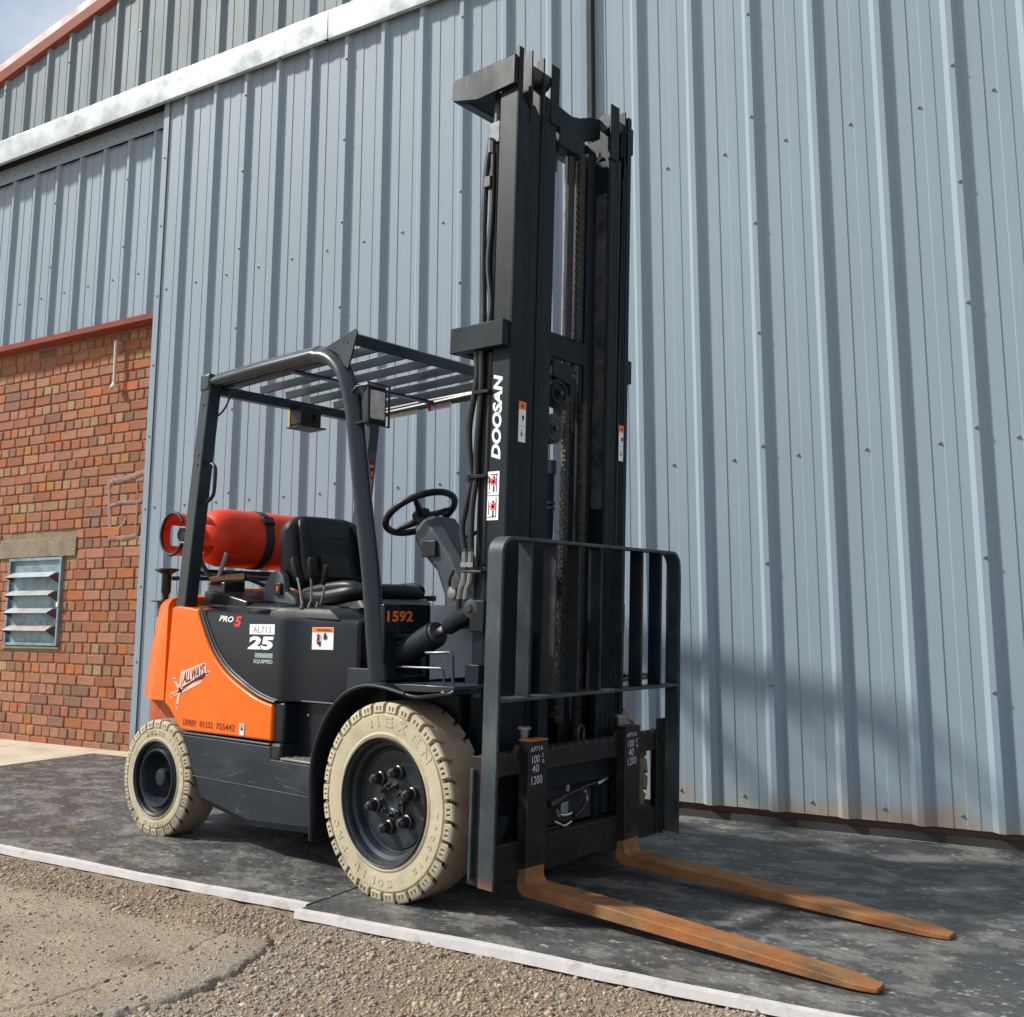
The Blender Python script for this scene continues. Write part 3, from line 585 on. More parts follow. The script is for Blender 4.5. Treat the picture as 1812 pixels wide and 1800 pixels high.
def solid_arc_text(s, r, a0, da, h, parent, w, mt='tyre', face=0):
    # raised letters with real thickness
    for i, ch in enumerate(s):
        if ch == ' ': continue
        a = a0-da*i; Rv = Vector((math.sin(a), 0, -math.cos(a))); Uv = Vector((math.cos(a), 0, math.sin(a)))
        cu_ = bpy.data.curves.new('t', 'FONT'); cu_.body = ch; cu_.extrude = .5; cu_.resolution_u = 2; cu_.offset = .02
        tmp = bpy.data.objects.new('t', cu_); me = bpy.data.meshes.new_from_object(tmp); bpy.data.objects.remove(tmp); bpy.data.curves.remove(cu_)
        co = np.empty(len(me.vertices)*3); me.vertices.foreach_get('co', co); co = co.reshape(-1, 3); mn = co.min(0); mx_ = co.max(0)
        wd_ = w*(.35 if ch in 'I1' else .8)
        pts = []
        for x, y, z in co:
            X = (x-mn[0])/(mx_[0]-mn[0])*wd_-wd_/2; Yv = (y-mn[1])/(mx_[1]-mn[1])*h
            p = Uv*(r+Yv)+Rv*X+Vector((0, face-(.0013 if z > 0 else -.002), 0)); pts += list(p)
        me.vertices.foreach_set('co', pts); me.materials.clear(); me.materials.append(M[mt]); me.name = 'raised_letter'
        o = bpy.data.objects.new('raised_letter', me); COL.objects.link(o); o.parent = parent
def build_wheel(front):
    if front:
        Rt, W, Rr, nl = .346, .178, .222, 30
        rim = B(); rim.lathe([(.2235, .010), (.2235, -.003), (.2215, -.005), (.218, -.003), (.214, .004), (.209, .006), (.205, .012), (.203, .030), (.196, .034), (.190, .037), (.184, .052), (.181, .062), (.176, .064), (.172, .060), (.150, .058), (.135, .061), (.090, .061), (.060, .058), (.032, .058)], (0, 0, 0), (0, 1, 0), 72)
        rim.lathe([(.222, .012), (.200, .05), (.198, W-.02), (.222, W)], (0, 0, 0), (0, 1, 0), 48)
        w = rim.build('wheel', 'rim', ft, sharp=28)
        w['label'] = 'large front wheel with cream tyre and six big nuts'
        hub = B(); hub.lathe([(.062, .058), (.060, .050), (.040, .046), (.036, .052), (.030, .056), (.0, .056)], (0, 0, 0), (0, 1, 0), 32); hub.build('hub', 'rim', w)
        for k in range(6):
            a = R(60*k); c = (.100*math.cos(a), 0, .100*math.sin(a)); b = B()
            P_ = lambda y: (c[0], y, c[2])
            b.lathe([(.026, .060), (.026, .050), (.021, .046)], (c[0], 0, c[2]), (0, 1, 0), 20)
            b.tube([P_(.048), P_(.018)], .0185, 6); b.tube([P_(.020), P_(.012)], [.0165, .013], 12)
            b.tube([P_(.014), P_(.006)], .0095, 10)
            b.build('wheel_nut', 'nut', w, .0012)
        for k in range(9):
            a = R(40*k+12); c = (.052*math.cos(a), 0, .052*math.sin(a)); b = B()
            b.tube([(c[0], .052, c[2]), (c[0], .040, c[2])], .0105, 6); b.tube([(c[0], .041, c[2]), (c[0], .026, c[2])], [.007, .0045], 10); b.build('hub_bolt', 'nut', w, .0008)
        B().cyl((.060, .040, .006), (.060, .030, -.055), .003, 6).build('valve_stem', 'nut', w)
        B().cyl((.130, .055, -.085), (.130, .0585, -.085), .013, 12).build('hand_hole', 'darkgap', w)
        ty = tyre_mesh(Rt, W, Rr, nl, .024, -.35, .014).build('tyre', ['tyre', 'tread', 'groove_shade'], w, sharp=25)
        solid_arc_text('NEXEN', .262, R(84), R(15.5), .036, ty, .058, face=.001)
        solid_arc_text('SOLID PRO', .262, R(-98), R(9.6), .026, ty, .036, face=.001)
        solid_arc_text('7.00-12', .262, R(-20), R(8), .018, ty, .024, face=.001)
    else:
        Rt, W, Rr, nl = .2625, .172, .166, 26
        rim = B(); rim.lathe([(.168, .012), (.168, -.004), (.165, -.005), (.161, .0), (.157, .004), (.155, .022), (.147, .026), (.138, .024), (.132, .012), (.127, .006), (.121, .007), (.117, .014), (.112, .040), (.104, .075), (.085, .098), (.050, .104), (.0, .104)], (0, 0, 0), (0, 1, 0), 64)
        rim.lathe([(.166, .012), (.150, .05), (.150, W-.02), (.166, W)], (0, 0, 0), (0, 1, 0), 40)
        w = rim.build('wheel', 'rim', ft, sharp=28); w['label'] = 'smaller rear steering wheel with cream tyre and a dished rim'
        B().lathe([(.052, .104), (.050, .090), (.041, .086), (.040, .036), (.036, .030), (.030, .028), (.0, .028)], (0, 0, 0), (0, 1, 0), 28).build('hub_cap', 'rim', w)
        ty = tyre_mesh(Rt, W, Rr, nl, .017, -.6, .007).build('tyre', ['tyre', 'tread', 'groove_shade'], w, sharp=25)
        solid_arc_text('SOLID', .198, R(112), R(9), .020, ty, .026, face=.001); solid_arc_text('6.50-10', .198, R(60), R(8), .016, ty, .020, face=.001)
        solid_arc_text('NEXEN', .198, R(-70), R(9), .018, ty, .024, face=.001)
    return w
def copy_part(o, parent):
    c = o.copy(); COL.objects.link(c); c.parent = parent
    for ch in list(o.children): copy_part(ch, c)
    return c
wf = build_wheel(True); wf.location = (0, -.597, .3475); wf.rotation_euler = (0, R(-17), 0)
wf2 = copy_part(wf, ft); wf2.location = (0, .597, .3475); wf2.rotation_euler = (0, 0, math.pi)
wr = build_wheel(False); wr.location = (-1.6005, -.572, .2635); wr.rotation_euler = (0, 0, R(3.6))
wr2 = copy_part(wr, ft); wr2.location = (-1.6005, .572, .2635); wr2.rotation_euler = (0, 0, math.pi+R(3.6))
B().cyl((0, -.50, .3475), (0, .50, .3475), .085, 20).box(-.13, .13, -.36, .36, .24, .46).build('drive_axle', 'chassis', ft, .01)
B().box(-1.68, -1.52, -.40, .40, .20, .32).build('steer_axle', 'chassis', ft, .01)

# ---- body
for s in (-1, 1):
    y0, y1 = (-.540, -.36) if s < 0 else (.36, .540)
    yo = s*.540; yi = s*.36
    # chassis side: outer skin with a tuck-in near the bottom, step cut out
    def skin(poly_top):
        b = B()
        xs_ = [-1.425, -1.36, -1.30, -.93, -.762, -.757, -.47, -.386]
        rings = []
        for x in xs_:
            zt = .474 if x < -.76 else .424
            zb = np.interp(x, [-1.425, -1.36, -1.326, -.93, -.44, -.386], [.46, .30, .183, .127, .155, .175])
            zk = max(zb+.02, min(zt-.03, .30)) if x > -1.35 else min(zt-.01, zb+.03)
            rings.append([(x, yi, zb+.01), (x, yo-s*.045, zb), (x, yo-s*.022, zb+.03 if zb+.03 < zk else zk-.001), (x, yo, zk), (x, yo, zt-.008), (x, yo-s*.008, zt), (x, yi, zt)])
        b.loft(rings); return b
    skin(None).build('chassis_side', 'chassis', ft, .003, sharp=25)
    B().prism([(-1.428, .474), (-.765, .474), (-.765, .482), (-1.432, .482)], 'y', min(yo-s*.02, yo+s*.003), max(yo-s*.02, yo+s*.003)).build('chassis_edge', 'greyplastic', ft, .003)
    # orange rear body panel with the sweeping front curve
    cur = spline([(-1.36, 0, 1.035), (-1.318, 0, .965), (-1.247, 0, .866), (-1.18, 0, .803), (-1.104, 0, .752), (-1.0, 0, .705), (-.90, 0, .668), (-.82, 0, .648), (-.766, 0, .640)], 6)
    P_ = [(-1.607, .612), (-1.60, .70), (-1.578, 1.045), (-1.52, 1.052), (-1.45, 1.045)]+[(p.x, p.z) for p in cur]+[(-.757, .636), (-.757, .4915), (-1.437, .4875), (-1.47, .500), (-1.51, .535), (-1.56, .578), (-1.60, .600)]
    ob_ = B().prism(P_, 'y', min(yo, s*.40), max(yo, s*.40)).build('rear_body_panel', 'orange', ft, .014, 4)
    # thin double trim along the curve
    tr = B(); c2 = [(p.x+.018, s*.534, p.z+.010) for p in cur]; tr.tube(c2, .006, 6); c3 = [(p.x+.033, s*.533, p.z+.018) for p in cur]; tr.tube(c3, .0035, 6); tr.build('curved_trim', 'greyplastic', ft)
    # glossy black side panel, turning inward at the front
    rings = []
    X_s = sorted(set([-1.335, -1.30, -1.25, -1.2, -1.1, -1.0, -.9, -.8, -.745, -.72, -.70, -.68, -.66, -.63, -.60, -.55, -.45, -.36, -.338, -.328]))
    for x in X_s:
        zb = np.interp(x, [p.x+.028 for p in cur]+[-.70, -.30], [p.z+.012 for p in cur]+[.655, .672]); zt = np.interp(x, [-1.335, -.763, -.33], [1.036, 1.004, .988])
        yy = np.interp(x, [-1.4, -.735, -.72, -.70, -.68, -.66, -.63, -.60, -.36, -.338, -.328], [.531, .531, .529, .520, .508, .499, .490, .484, .452, .448, .436])
        zb = min(zb, zt-.055)
        rings.append([(x, s*.30, zb), (x, s*yy, zb), (x, s*yy, zt-.034), (x, s*(yy-.005), zt-.014), (x, s*(yy-.018), zt-.003), (x, s*(yy-.04), zt), (x, s*.30, zt+.005)])
    sp = B().loft(rings).build('side_cover', 'black', ft, sharp=22)
    # recessed wall above the step, sill end cap, step plate
    B().box(-.757, -.33, min(s*.36, s*.455), max(s*.36, s*.455), .424, .652).build('step_recess', 'black', ft, .004)
    B().box(-.757, -.690, min(s*.40, s*.528), max(s*.40, s*.528), .486, .650).build('recess_post', 'black', ft, .012, 3)
    B().box(-.760, -.690, min(s*.44, s*.541), max(s*.44, s*.541), .416, .486).build('sill_end_cap', 'plastic', ft, .014, 3)
    st_ = B().box(-.688, -.405, min(s*.455, s*.542), max(s*.455, s*.542), .4245, .4325).build('step_plate', 'silver', ft, .0015)
    bb = B()
    for i in range(10):
        for j in range(3): bb.obox((-.672+.026*i, s*(.472+.024*j), .434), (.007, .003*(-1)**(i+j), 0), (-.001, .002, 0), (0, 0, .0012))
    bb.build('tread_studs', 'silver', st_)
    B().prism([(-1.33, .655), (-.36, .655), (-.36, .661), (-1.2, .661)], 'y', min(s*.30, s*.49), max(s*.30, s*.49)).build('cover_ledge', 'greyplastic', ft, .002)
    # front mudguard: arc, lip and flat top plate
    arc = [(-.388, .165), (-.392, .28), (-.398, .40), (-.378, .51), (-.317, .622), (-.25, .69), (-.188, .728), (-.12, .749), (-.061, .755), (0, .752), (.07, .742), (.12, .733), (.179, .727), (.25, .735), (.354, .748)]
    arc = [(p.x, p.z) for p in spline([(a, 0, c) for a, c in arc], 4)]
    out_ = arc+[(x+.004, z-.010) if x > -.3 else (x+.011, z-.004) for x, z in arc[::-1]]
    yA, yB = min(s*.395, s*.612), max(s*.395, s*.612)
    fd = B().prism(out_, 'y', yA, yB).build('mudguard', 'black', ft, .002)
    lip = B(); lip.tube([(x+.001, s*.611, z-.003) for x, z in arc[:-12]], .0068, 8); lip.build('lip', 'plastic', fd)
    B().prism([(-.388, .165), (-.37, .165), (-.37, .40), (-.30, .58), (-.16, .69), (0, .735), (.17, .715), (.17, .60), (-.10, .60), (-.34, .56), (-.385, .45)], 'y', min(s*.37, s*.39), max(s*.37, s*.39)).build('inner_arch', 'chassis', ft)
    B().prism([(.05, .760), (.12, .764), (.354, .764), (.354, .750), (.25, .740), (.10, .738)], 'y', min(s*.42, s*.60), max(s*.42, s*.60)).build('mudguard_plate', 'guard', ft, .002)
    for (xx, zz) in ((.30, .742), (.345, .744)):
        B().sphere((xx, s*.598, zz), .008, 8, 5).build('bolt', 'steel', ft)
    for k, (xx, zz) in enumerate(((-.62, .60), (-.395, .60))): B().sphere((xx, s*(.457 if k == 0 else .40), zz), .006, 8, 5).build('bolt', 'steel', ft)
# writing and stickers on the near side
ysd = -.5312
ob_near = [o for o in ft.children if o.name.startswith('rear_body_panel')][0]; sp_near = [o for o in ft.children if o.name.startswith('side_cover')][0]
XR, ZU = (1, 0, 0), (0, 0, 1)
text('PRO', 'lettering', (-1.190, ysd, .982), (1, 0, -.06), ZU, .115, .026, 'white', sp_near, shear=.35, bold=.03)
text('5', 'lettering', (-1.073, ysd, .958), (1, 0, -.06), ZU, .062, .048, 'red_print', sp_near, shear=.25, bold=.05)
pl = B().box(-.950, -.770, -.5325, -.531, .926, .969).build('number_plate_sticker', 'white', sp_near)
text('AL713', 'lettering', (-.925, -.5327, .933), XR, ZU, .130, .027, 'teal_print', pl, bold=.005)
text('25', 'lettering', (-.962, ysd, .862), XR, ZU, .186, .056, 'white', sp_near, shear=.12, bold=.055)
pl = B().box(-.905, -.778, -.5322, -.531, .828, .848).build('small_plate', 'teal_print', sp_near); text('GASEOUS', 'lettering', (-.90, -.5325, .833), XR, ZU, .118, .010, 'grey_print', pl, bold=.01)
text('EQUIPPED', 'lettering', (-.912, ysd, .802), XR, ZU, .134, .019, 'grey_print', sp_near, bold=.03)
def sk(x, yy=None): return -np.interp(x, [-.66, -.63, -.60, -.36], [.499, .490, .484, .452])-.0012
# warning sticker on the inward-turning part
def quad_plate(name, x0, x1, z0, z1, m, par, d=0, face=sk):
    a, b_ = face(x0)-d, face(x1)-d
    o = B().add([(x0, a, z0), (x1, b_, z0), (x1, b_, z1), (x0, a, z1), (x0, a+.002, z0), (x1, b_+.002, z0), (x1, b_+.002, z1), (x0, a+.002, z1)], [(0,1,2,3),(7,6,5,4),(0,4,5,1),(1,5,6,2),(2,6,7,3),(3,7,4,0)]); return o.build(name, m, par)
ws = quad_plate('warning_sticker', -.580, -.462, .868, .958, 'white', sp_near)
quad_plate('orange_band', -.578, -.464, .938, .957, 'orange_print', ws, .0006)
text('WARNING', 'lettering', (-.555, sk(-.555)-.0012, .942), (1, .108, 0), ZU, .085, .010, 'black_print', ws, bold=.02)
def disc(name, x, z, r, m, par, d=.0008, n=16, r2=0, face=sk):
    b = B(); y = face(x)-d
    ring = lambda rr, yy: [(x+rr*math.cos(2*math.pi*k/n), yy, z+rr*math.sin(2*math.pi*k/n)) for k in range(n)]
    if r2: b.loft([ring(r, y), ring(r2, y)], True, False)
    else: b.add(ring(r, y), [tuple(range(n))])
    return b.build(name, m, par)
disc('red_ring', -.545, .915, .0165, 'red_print', ws, .0016, 20, .0125)
disc('pictogram', -.545, .922, .006, 'black_print', ws, .0012); disc('pictogram', -.508, .919, .012, 'black_print', ws, .0012); disc('pictogram', -.508, .932, .005, 'black_print', ws, .0012)
quad_plate('pictogram', -.551, -.539, .888, .918, 'black_print', ws, .001); quad_plate('pictogram', -.540, -.530, .880, .900, 'black_print', ws, .001)
# orange panel graphics
ysd = -.5412
for w_, x_, l_ in (('DERBY', -1.431, .112), ('01332', -1.295, .105), ('755442', -1.163, .143)): text(w_, 'lettering', (x_, ysd, .5125), (1, 0, .001), ZU, l_, .027, 'maroon_print', ob_near, bold=.005)
pl = B().box(-.984, -.946, -.5425, -.541, .500, .550).build('small_sticker', 'grey_print', ob_near)
b = B(); b.add([(-.972, -.5428, .522), (-.956, -.5428, .522), (-.964, -.5428, .542)], [(0, 1, 2)]); b.build('pictogram', 'black_print', pl)
b = B(); b.box(-.978, -.952, -.5428, -.5427, .503, .517); b.build('pictogram', 'white', pl)
al = Vector((1, 0, .27)).normalized()
def slab_line(b, p, q, w): 
    p, q = Vector(p), Vector(q); d = (q-p).normalized(); n_ = Vector((-d.z, 0, d.x))*w/2; b.add([p-n_, q-n_, q+n_, p+n_], [(0, 1, 2, 3)])
b = B(); Y_l = -.5414
b.add([(-1.452, Y_l, .676), (-1.262, Y_l, .733), (-1.262, Y_l, .795), (-1.300, Y_l, .792), (-1.452, Y_l, .752)], [(0, 1, 2, 3, 4)])
slab_line(b, (-1.535, Y_l, .640), (-1.243, Y_l, .752), .017); slab_line(b, (-1.462, Y_l, .735), (-1.488, Y_l, .600), .016); slab_line(b, (-1.515, Y_l, .705), (-1.455, Y_l, .655), .014)
b.add([(-1.47, Y_l, .648), (-1.30, Y_l, .705), (-1.285, Y_l, .722), (-1.46, Y_l, .665)], [(0, 1, 2, 3)])
for c, d in (((-1.243, .752), (1, .4)), ((-1.54, .638), (-1, -.4)), ((-1.490, .594), (-.2, -1)), ((-1.460, .742), (.2, 1)), ((-1.52, .709), (-1, .8))):
    d = Vector((d[0], 0, d[1])).normalized(); n_ = Vector((-d.z, 0, d.x)); c = Vector((c[0], Y_l, c[1])); b.add([c+d*.018, c-d*.006+n_*.015, c-d*.006-n_*.015], [(0, 1, 2)])
lg = b.build('arrow_logo', 'pink_print', ob_near)
b = B(); Y_l = -.5419
slab_line(b, (-1.532, Y_l, .641), (-1.246, Y_l, .751), .005)
for c, d in (((-1.245, .7515), (1, .4)), ((-1.538, .639), (-1, -.4)), ((-1.489, .598), (-.2, -1)), ((-1.518, .708), (-1, .8))):
    d = Vector((d[0], 0, d[1])).normalized(); n_ = Vector((-d.z, 0, d.x)); c = Vector((c[0], Y_l, c[1])); b.add([c+d*.012, c-d*.004+n_*.009, c-d*.004-n_*.009], [(0, 1, 2)])
b.build('arrow_line', 'maroon_print', lg)
text('ALLWAYS', 'lettering', (-1.448, -.5421, .694), al, (0.10, 0, 1), .178, .054, 'black_print', lg, bold=.012)
# counterweight: rounded orange block behind
def plan(dx, z, ins=0):
    h = [(-1.612, .540), (-1.70, .540), (-1.76, .532), (-1.83, .510), (-1.90, .474), (-1.97, .425), (-2.03, .35), (-2.065, .26), (-2.075, .12)]
    h = [(x+dx*min(1, (-1.612-x)/.15), y-ins) for x, y in h]
    return [(x, -y, z) for x, y in h]+[(x, y, z) for x, y in h[::-1]]
def crown(ring, zc): return [(x, y, z+zc*(1-(abs(y)/.54)**2)) for x, y, z in ring]
cw = B().loft([plan(0, .612), plan(.006, .68), plan(.04, .86), plan(.095, 1.045), plan(.105, 1.065, .004), crown(plan(.12, 1.082, .018), .01), crown(plan(.15, 1.090, .05), .03)]).build('counterweight', 'orange', ft, .003, sharp=30)
B().prism([(-1.70, 1.06), (-1.52, 1.06), (-1.52, 1.128), (-1.53, 1.142), (-1.70, 1.135)], 'y', -.22, .50).build('counterweight_top', 'orange', ft, .012, 3)
B().loft([[(x, y*.80, .36) for x, y, z in plan(.12, 0)], [(x, y*.90, .613) for x, y, z in plan(.05, 0)]]).build('counterweight_base', 'orange_dark', ft, .01)
B().prism([(-1.95, .30), (-1.80, .30), (-1.80, .62), (-1.97, .62)], 'y', -.41, .41).build('rear_apron', 'orange_dark', ft, .01)
# core: frame, engine hood, floor, cowl
B().box(-1.95, -.10, -.36, .36, .18, .60).build('frame', 'chassis', ft, .01)
B().box(-1.60, -.40, -.34, .34, .60, .99).build('engine_bay', 'black', ft, .01)
B().loft([[(-1.46, -.42, .99), (-.52, -.40, .96), (-.52, .40, .96), (-1.46, .42, .99)], [(-1.46, -.42, 1.06), (-.60, -.39, 1.03), (-.60, .39, 1.03), (-1.46, .42, 1.06)], [(-1.44, -.38, 1.075), (-.64, -.36, 1.045), (-.64, .36, 1.045), (-1.44, .38, 1.075)]]).build('engine_hood', 'black', ft, .01, 3)
B().prism([(-1.519, 1.0), (-1.519, 1.124), (-1.40, 1.118), (-1.16, 1.072), (-1.16, 1.0)], 'y', -.41, .47).build('hood_rear', 'black', ft, .01, 3)
B().box(-.62, -.05, -.44, .44, .42, .455).build('floor_plate', 'chassis', ft, .004)
for x_, r_ in ((-1.02, .062), (-.90, .045)): B().lathe([(r_, 0), (r_, .010), (r_*.88, .016), (r_*.5, .018), (0, .018)], (x_, -.41, 1.018), (.04, 0, 1), 28).build('filler_cap', 'plastic', ft, sharp=25)
# lever console on top of the side cover
B().loft([[(-.86, -.505, 1.0), (-.44, -.458, .985), (-.40, -.33, .985), (-.86, -.33, 1.0)], [(-.85, -.500, 1.022), (-.47, -.455, 1.008), (-.43, -.34, 1.008), (-.85, -.34, 1.022)], [(-.80, -.478, 1.042), (-.52, -.440, 1.034), (-.50, -.35, 1.034), (-.80, -.35, 1.042)]]).build('lever_console', 'plastic', ft, .006, 3)
for base_, top_ in (((-.682, -.455, 1.04), (-.760, -.455, 1.245)), ((-.697, -.405, 1.04), (-.708, -.405, 1.245)), ((-.708, -.355, 1.041), (-.658, -.355, 1.214))):
    b_ = Vector(base_); t_ = Vector(top_); m_ = b_.lerp(t_, .45)+Vector((.012 if t_.x > b_.x else .006, 0, -.01))
    lv = B().tube(spline([b_-Vector((0, 0, .02)), m_, b_.lerp(t_, .62), t_-Vector((0, 0, .03))], 6), .0050, 8).build('hydraulic_lever', 'silver', ft)
    d = (t_-b_).normalized(); B().tube([t_-d*.082, t_-d*.070, t_-d*.04, t_-d*.014, t_+d*.004, t_+d*.010], [.008, .012, .0135, .0155, .0125, .004], 12).build('knob', 'vinyl', lv)
    B().lathe([(.018, 0), (.016, .008), (.008, .03)], b_-Vector((0, 0, .005)), (0, 0, 1), 12).build('boot', 'hose', lv)
# dash plate: faces forward, with a cut-out for the tilt cylinder
cwl = B().box(-.150, -.120, -.500, -.430, .755, 1.05).box(-.150, -.120, -.430, -.253, .935, 1.05).box(-.150, -.120, -.275, -.253, .755, .935).box(-.150, -.120, -.430, -.275, .755, .775).build('dash_plate', 'black', ft, .006, 3)
B().box(-.152, -.120, .253, .500, .755, 1.05).build('dash_plate', 'black', ft, .006, 3)
B().box(-.50, -.150, -.245, .245, .62, 1.045).build('dash_box', 'black', ft, .01)
B().box(-.45, -.152, -.455, -.28, .455, .80).build('floor_side', 'chassis', ft, .004)
B().box(-.08, -.05, -.372, .372, .44, .74).build('front_bulkhead', 'black', ft, .004)
text('1592', 'lettering', (-.1192, -.485, .981), (0, 1, 0), ZU, .134, .042, 'orange_print', cwl, bold=.03)
doc = B().box(-.148, -.122, -.252, .05, .755, 1.047).build('information_sheet', 'paper', ft)
for k, z in enumerate((1.025, 1.012, .998, .988, .978, .968, .958, .93, .90)): text('ll lll llll ll lll', 'print_line', (-.1215, -.235, z), (0, 1, 0), ZU, .13-.02*(k % 3), .004, 'grey_print', doc, res=1)
text('H', 'print_line', (-.1215, -.242, .800), (0, 1, 0), ZU, .012, .014, 'black_print', doc)

ch_near = [o for o in ft.children if o.name.startswith('chassis_side')][0]
b = B(); rs = random.Random(3)
def stroke(x0, z0, x1, z1, w): b.add([(x0, -.5405, z0-w), (x1, -.5405, z1-w*.3), (x1, -.5405, z1+w*.3), (x0, -.5405, z0+w)], [(0, 1, 2, 3)])
for x0, z0, x1, z1, w in ((-1.06, .322, -.97, .352, .0016), (-1.02, .330, -.93, .372, .0022), (-.97, .345, -.92, .362, .0012), (-.90, .318, -.84, .316, .0012), (-.72, .352, -.60, .340, .0010), (-.66, .325, -.52, .318, .0016), (-.58, .315, -.50, .312, .0010), (-1.25, .40, -1.19, .408, .0012), (-.80, .402, -.76, .396, .0010)): stroke(x0, z0, x1, z1, w)
for k in range(26): x_ = rs.uniform(-1.3, -.42); z_ = rs.uniform(.312, .41); stroke(x_, z_, x_+rs.uniform(.004, .03), z_+rs.uniform(-.004, .004), rs.uniform(.0004, .0009))
b.build('scratches', 'scratch_highlight', ch_near, kind='stuff')
B().box(-1.34, -.405, -.5412, -.5395, .2975, .3008).build('crease_highlight', 'scratch_highlight', ch_near)  # pale strip that paints the highlight along the chassis crease
# ---- overhead guard
gd = empty('overhead_guard', (0, 0, 0)); gd.parent = ft
for s in (-1, 1):
    y = s*.498
    path = spline([(-.118, y, .755), (-.190, y, 1.18), (-.262, y, 1.48), (-.322, y, 1.73)], 5)+spline([(-.345, y, 1.82), (-.385, y, 1.93), (-.45, y, 2.035), (-.54, y, 2.102), (-.65, y, 2.128)], 6)+[Vector((-1.0, y, 2.132)), Vector((-1.50, y, 2.128))]
    path = [Vector((p.x+.053-float(np.interp(p.z, [.75, 1.33, 1.9, 2.1], [.082, .066, .03, .015]))*(1 if p.x > -.62 else 0), p.y, p.z-.010*(p.z-1))) for p in path]; path = [p for p in path if p.x > -1.40]+[Vector((-1.40, y, 2.117))]
    sec = [(a*.0365*(1 if abs(a) < .99 else 1), b*.027) for a, b in [(math.copysign(abs(math.cos(t))**.62, math.cos(t)), math.copysign(abs(math.sin(t))**.62, math.sin(t))) for t in [2*math.pi*(k+.5)/16 for k in range(16)]]]
    B().tube(path, 0, sec=sec, up=None if False else None).build('guard_hoop', 'guard', gd, sharp=40)
    # rear pillar, leaning forward
    yy0, yy1 = min(s*.535, s*.470), max(s*.535, s*.470)
    B().loft([[(-1.556, yy0, 1.04), (-1.480, yy0, 1.0), (-1.480, yy1, 1.0), (-1.556, yy1, 1.04)], [(-1.425, yy0, 2.09), (-1.350, yy0, 2.09), (-1.350, yy1, 2.09), (-1.425, yy1, 2.09)]]).build('guard_pillar', 'guard', gd, .006, 3)
    B().box(-1.432, -1.352, min(s*.540, s*.465), max(s*.540, s*.465), 2.065, 2.150).build('corner_cap', 'guard', gd, .012, 3)
    b = B()
    for z, x in ((2.0, -1.400), (1.76, -1.425), (1.715, -1.430)): b.cyl((x, s*.534, z), (x, s*.539, z), .010 if z > 2 else .006, 12)
    b.build('plug', 'greyplastic', gd)
    # triangular gusset to the front bar
    B().prism([(-.302, 2.156), (-.316, 2.170), (-.51, 2.124), (-.43, 2.088), (-.38, 2.025), (-.355, 2.01)], 'y', min(s*.508, s*.516), max(s*.508, s*.516)).build('gusset', 'guard', gd, .001)
    b = B()
    for x, z in ((-.392, 2.133), (-.368, 2.123)): b.cyl((x, s*.514, z), (x, s*.518, z), .008, 10)
    b.build('gusset_bolt', 'darkgap', gd)
B().prism([(-.322, 2.104), (-.322, 2.150), (-.335, 2.160), (-.37, 2.158), (-.37, 2.150), (-.340, 2.152), (-.334, 2.146), (-.334, 2.104)], 'y', -.508, .508).build('front_bar', 'guard', gd, .003)
B().box(-1.395, -1.350, -.47, .47, 2.052, 2.098).build('rear_bar', 'guard', gd, .003)
B().box(-.88, -.84, -.475, .475, 2.092, 2.104).build('cross_strip', 'guard', gd, .002)
for k in range(6):
    y = -.385+.154*k
    B().obox((-.855, y, 2.120), (.525, 0, 0), (0, .005, 0), (0, -.003, .019)).build('slat', 'guard', gd, .0015)
for s in (-1, 1): B().tube([(-.50, s*.455, 2.10), (-1.36, s*.455, 2.09)], .012, 8).build('inner_rail', 'guard', gd)
far_hoop = gd
B().add([(-1.205, .4685, 2.060), (-.985, .4685, 2.060), (-.985, .4685, 2.108), (-1.205, .4685, 2.108)], [(0, 1, 2, 3)]).build('sticker', 'white', gd)
B().add([(-1.205, .4680, 2.088), (-1.160, .4680, 2.088), (-1.160, .4680, 2.106), (-1.205, .4680, 2.106)], [(0, 1, 2, 3)]).build('sticker_mark', 'orange_print', gd)
for z in (2.068, 2.078, 2.090): text('lll llll lll lll', 'print_line', (-1.15, .4678, z), XR, ZU, .15, .005, 'grey_print', gd, res=1)
B().add([(-.905, .4685, 2.060), (-.735, .4685, 2.060), (-.735, .4685, 2.100), (-.905, .4685, 2.100)], [(0, 1, 2, 3)]).build('sticker', 'white', gd)
B().add([(-.905, .4680, 2.062), (-.880, .4680, 2.062), (-.880, .4680, 2.099), (-.905, .4680, 2.099)], [(0, 1, 2, 3)]).build('sticker_mark', 'red_print', gd)
text('TEL 4 E 5 9', 'lettering', (-.87, .4678, 2.070), XR, ZU, .12, .018, 'black_print', gd, res=1)
# handle on the near rear pillar, cable, vertical number on the far pillar
B().tube(spline([(-1.375, -.50, 1.72), (-1.345, -.50, 1.71), (-1.325, -.50, 1.68), (-1.330, -.50, 1.58), (-1.355, -.50, 1.55), (-1.40, -.50, 1.53)], 5), .0085, 8).build('grab_handle', 'vinyl', gd)
B().tube(spline([(-1.36, -.48, 1.95), (-1.335, -.47, 1.97), (-1.31, -.46, 2.01), (-1.30, -.45, 2.07)], 5), .005, 6).build('cable', 'hose', gd)
pf = [o for o in gd.children if o.name.startswith('guard_pillar')][1]
def pil(z, y): return (np.interp(z, [1.0, 2.09], [-1.480, -1.350])+.0012, y, z)
tu = Vector((-.13, 0, -1.09)).normalized()   # down the pillar
b = B(); b.add([pil(1.90, .475), pil(1.90, .53), pil(1.82, .53), pil(1.82, .475)], [(0, 1, 2, 3)]); b.build('round_sticker', 'greyplastic', pf)
text('1592', 'lettering', pil(1.83, .484), tu, (0, 1, 0), .16, .036, 'orange_print', pf, bold=.03)
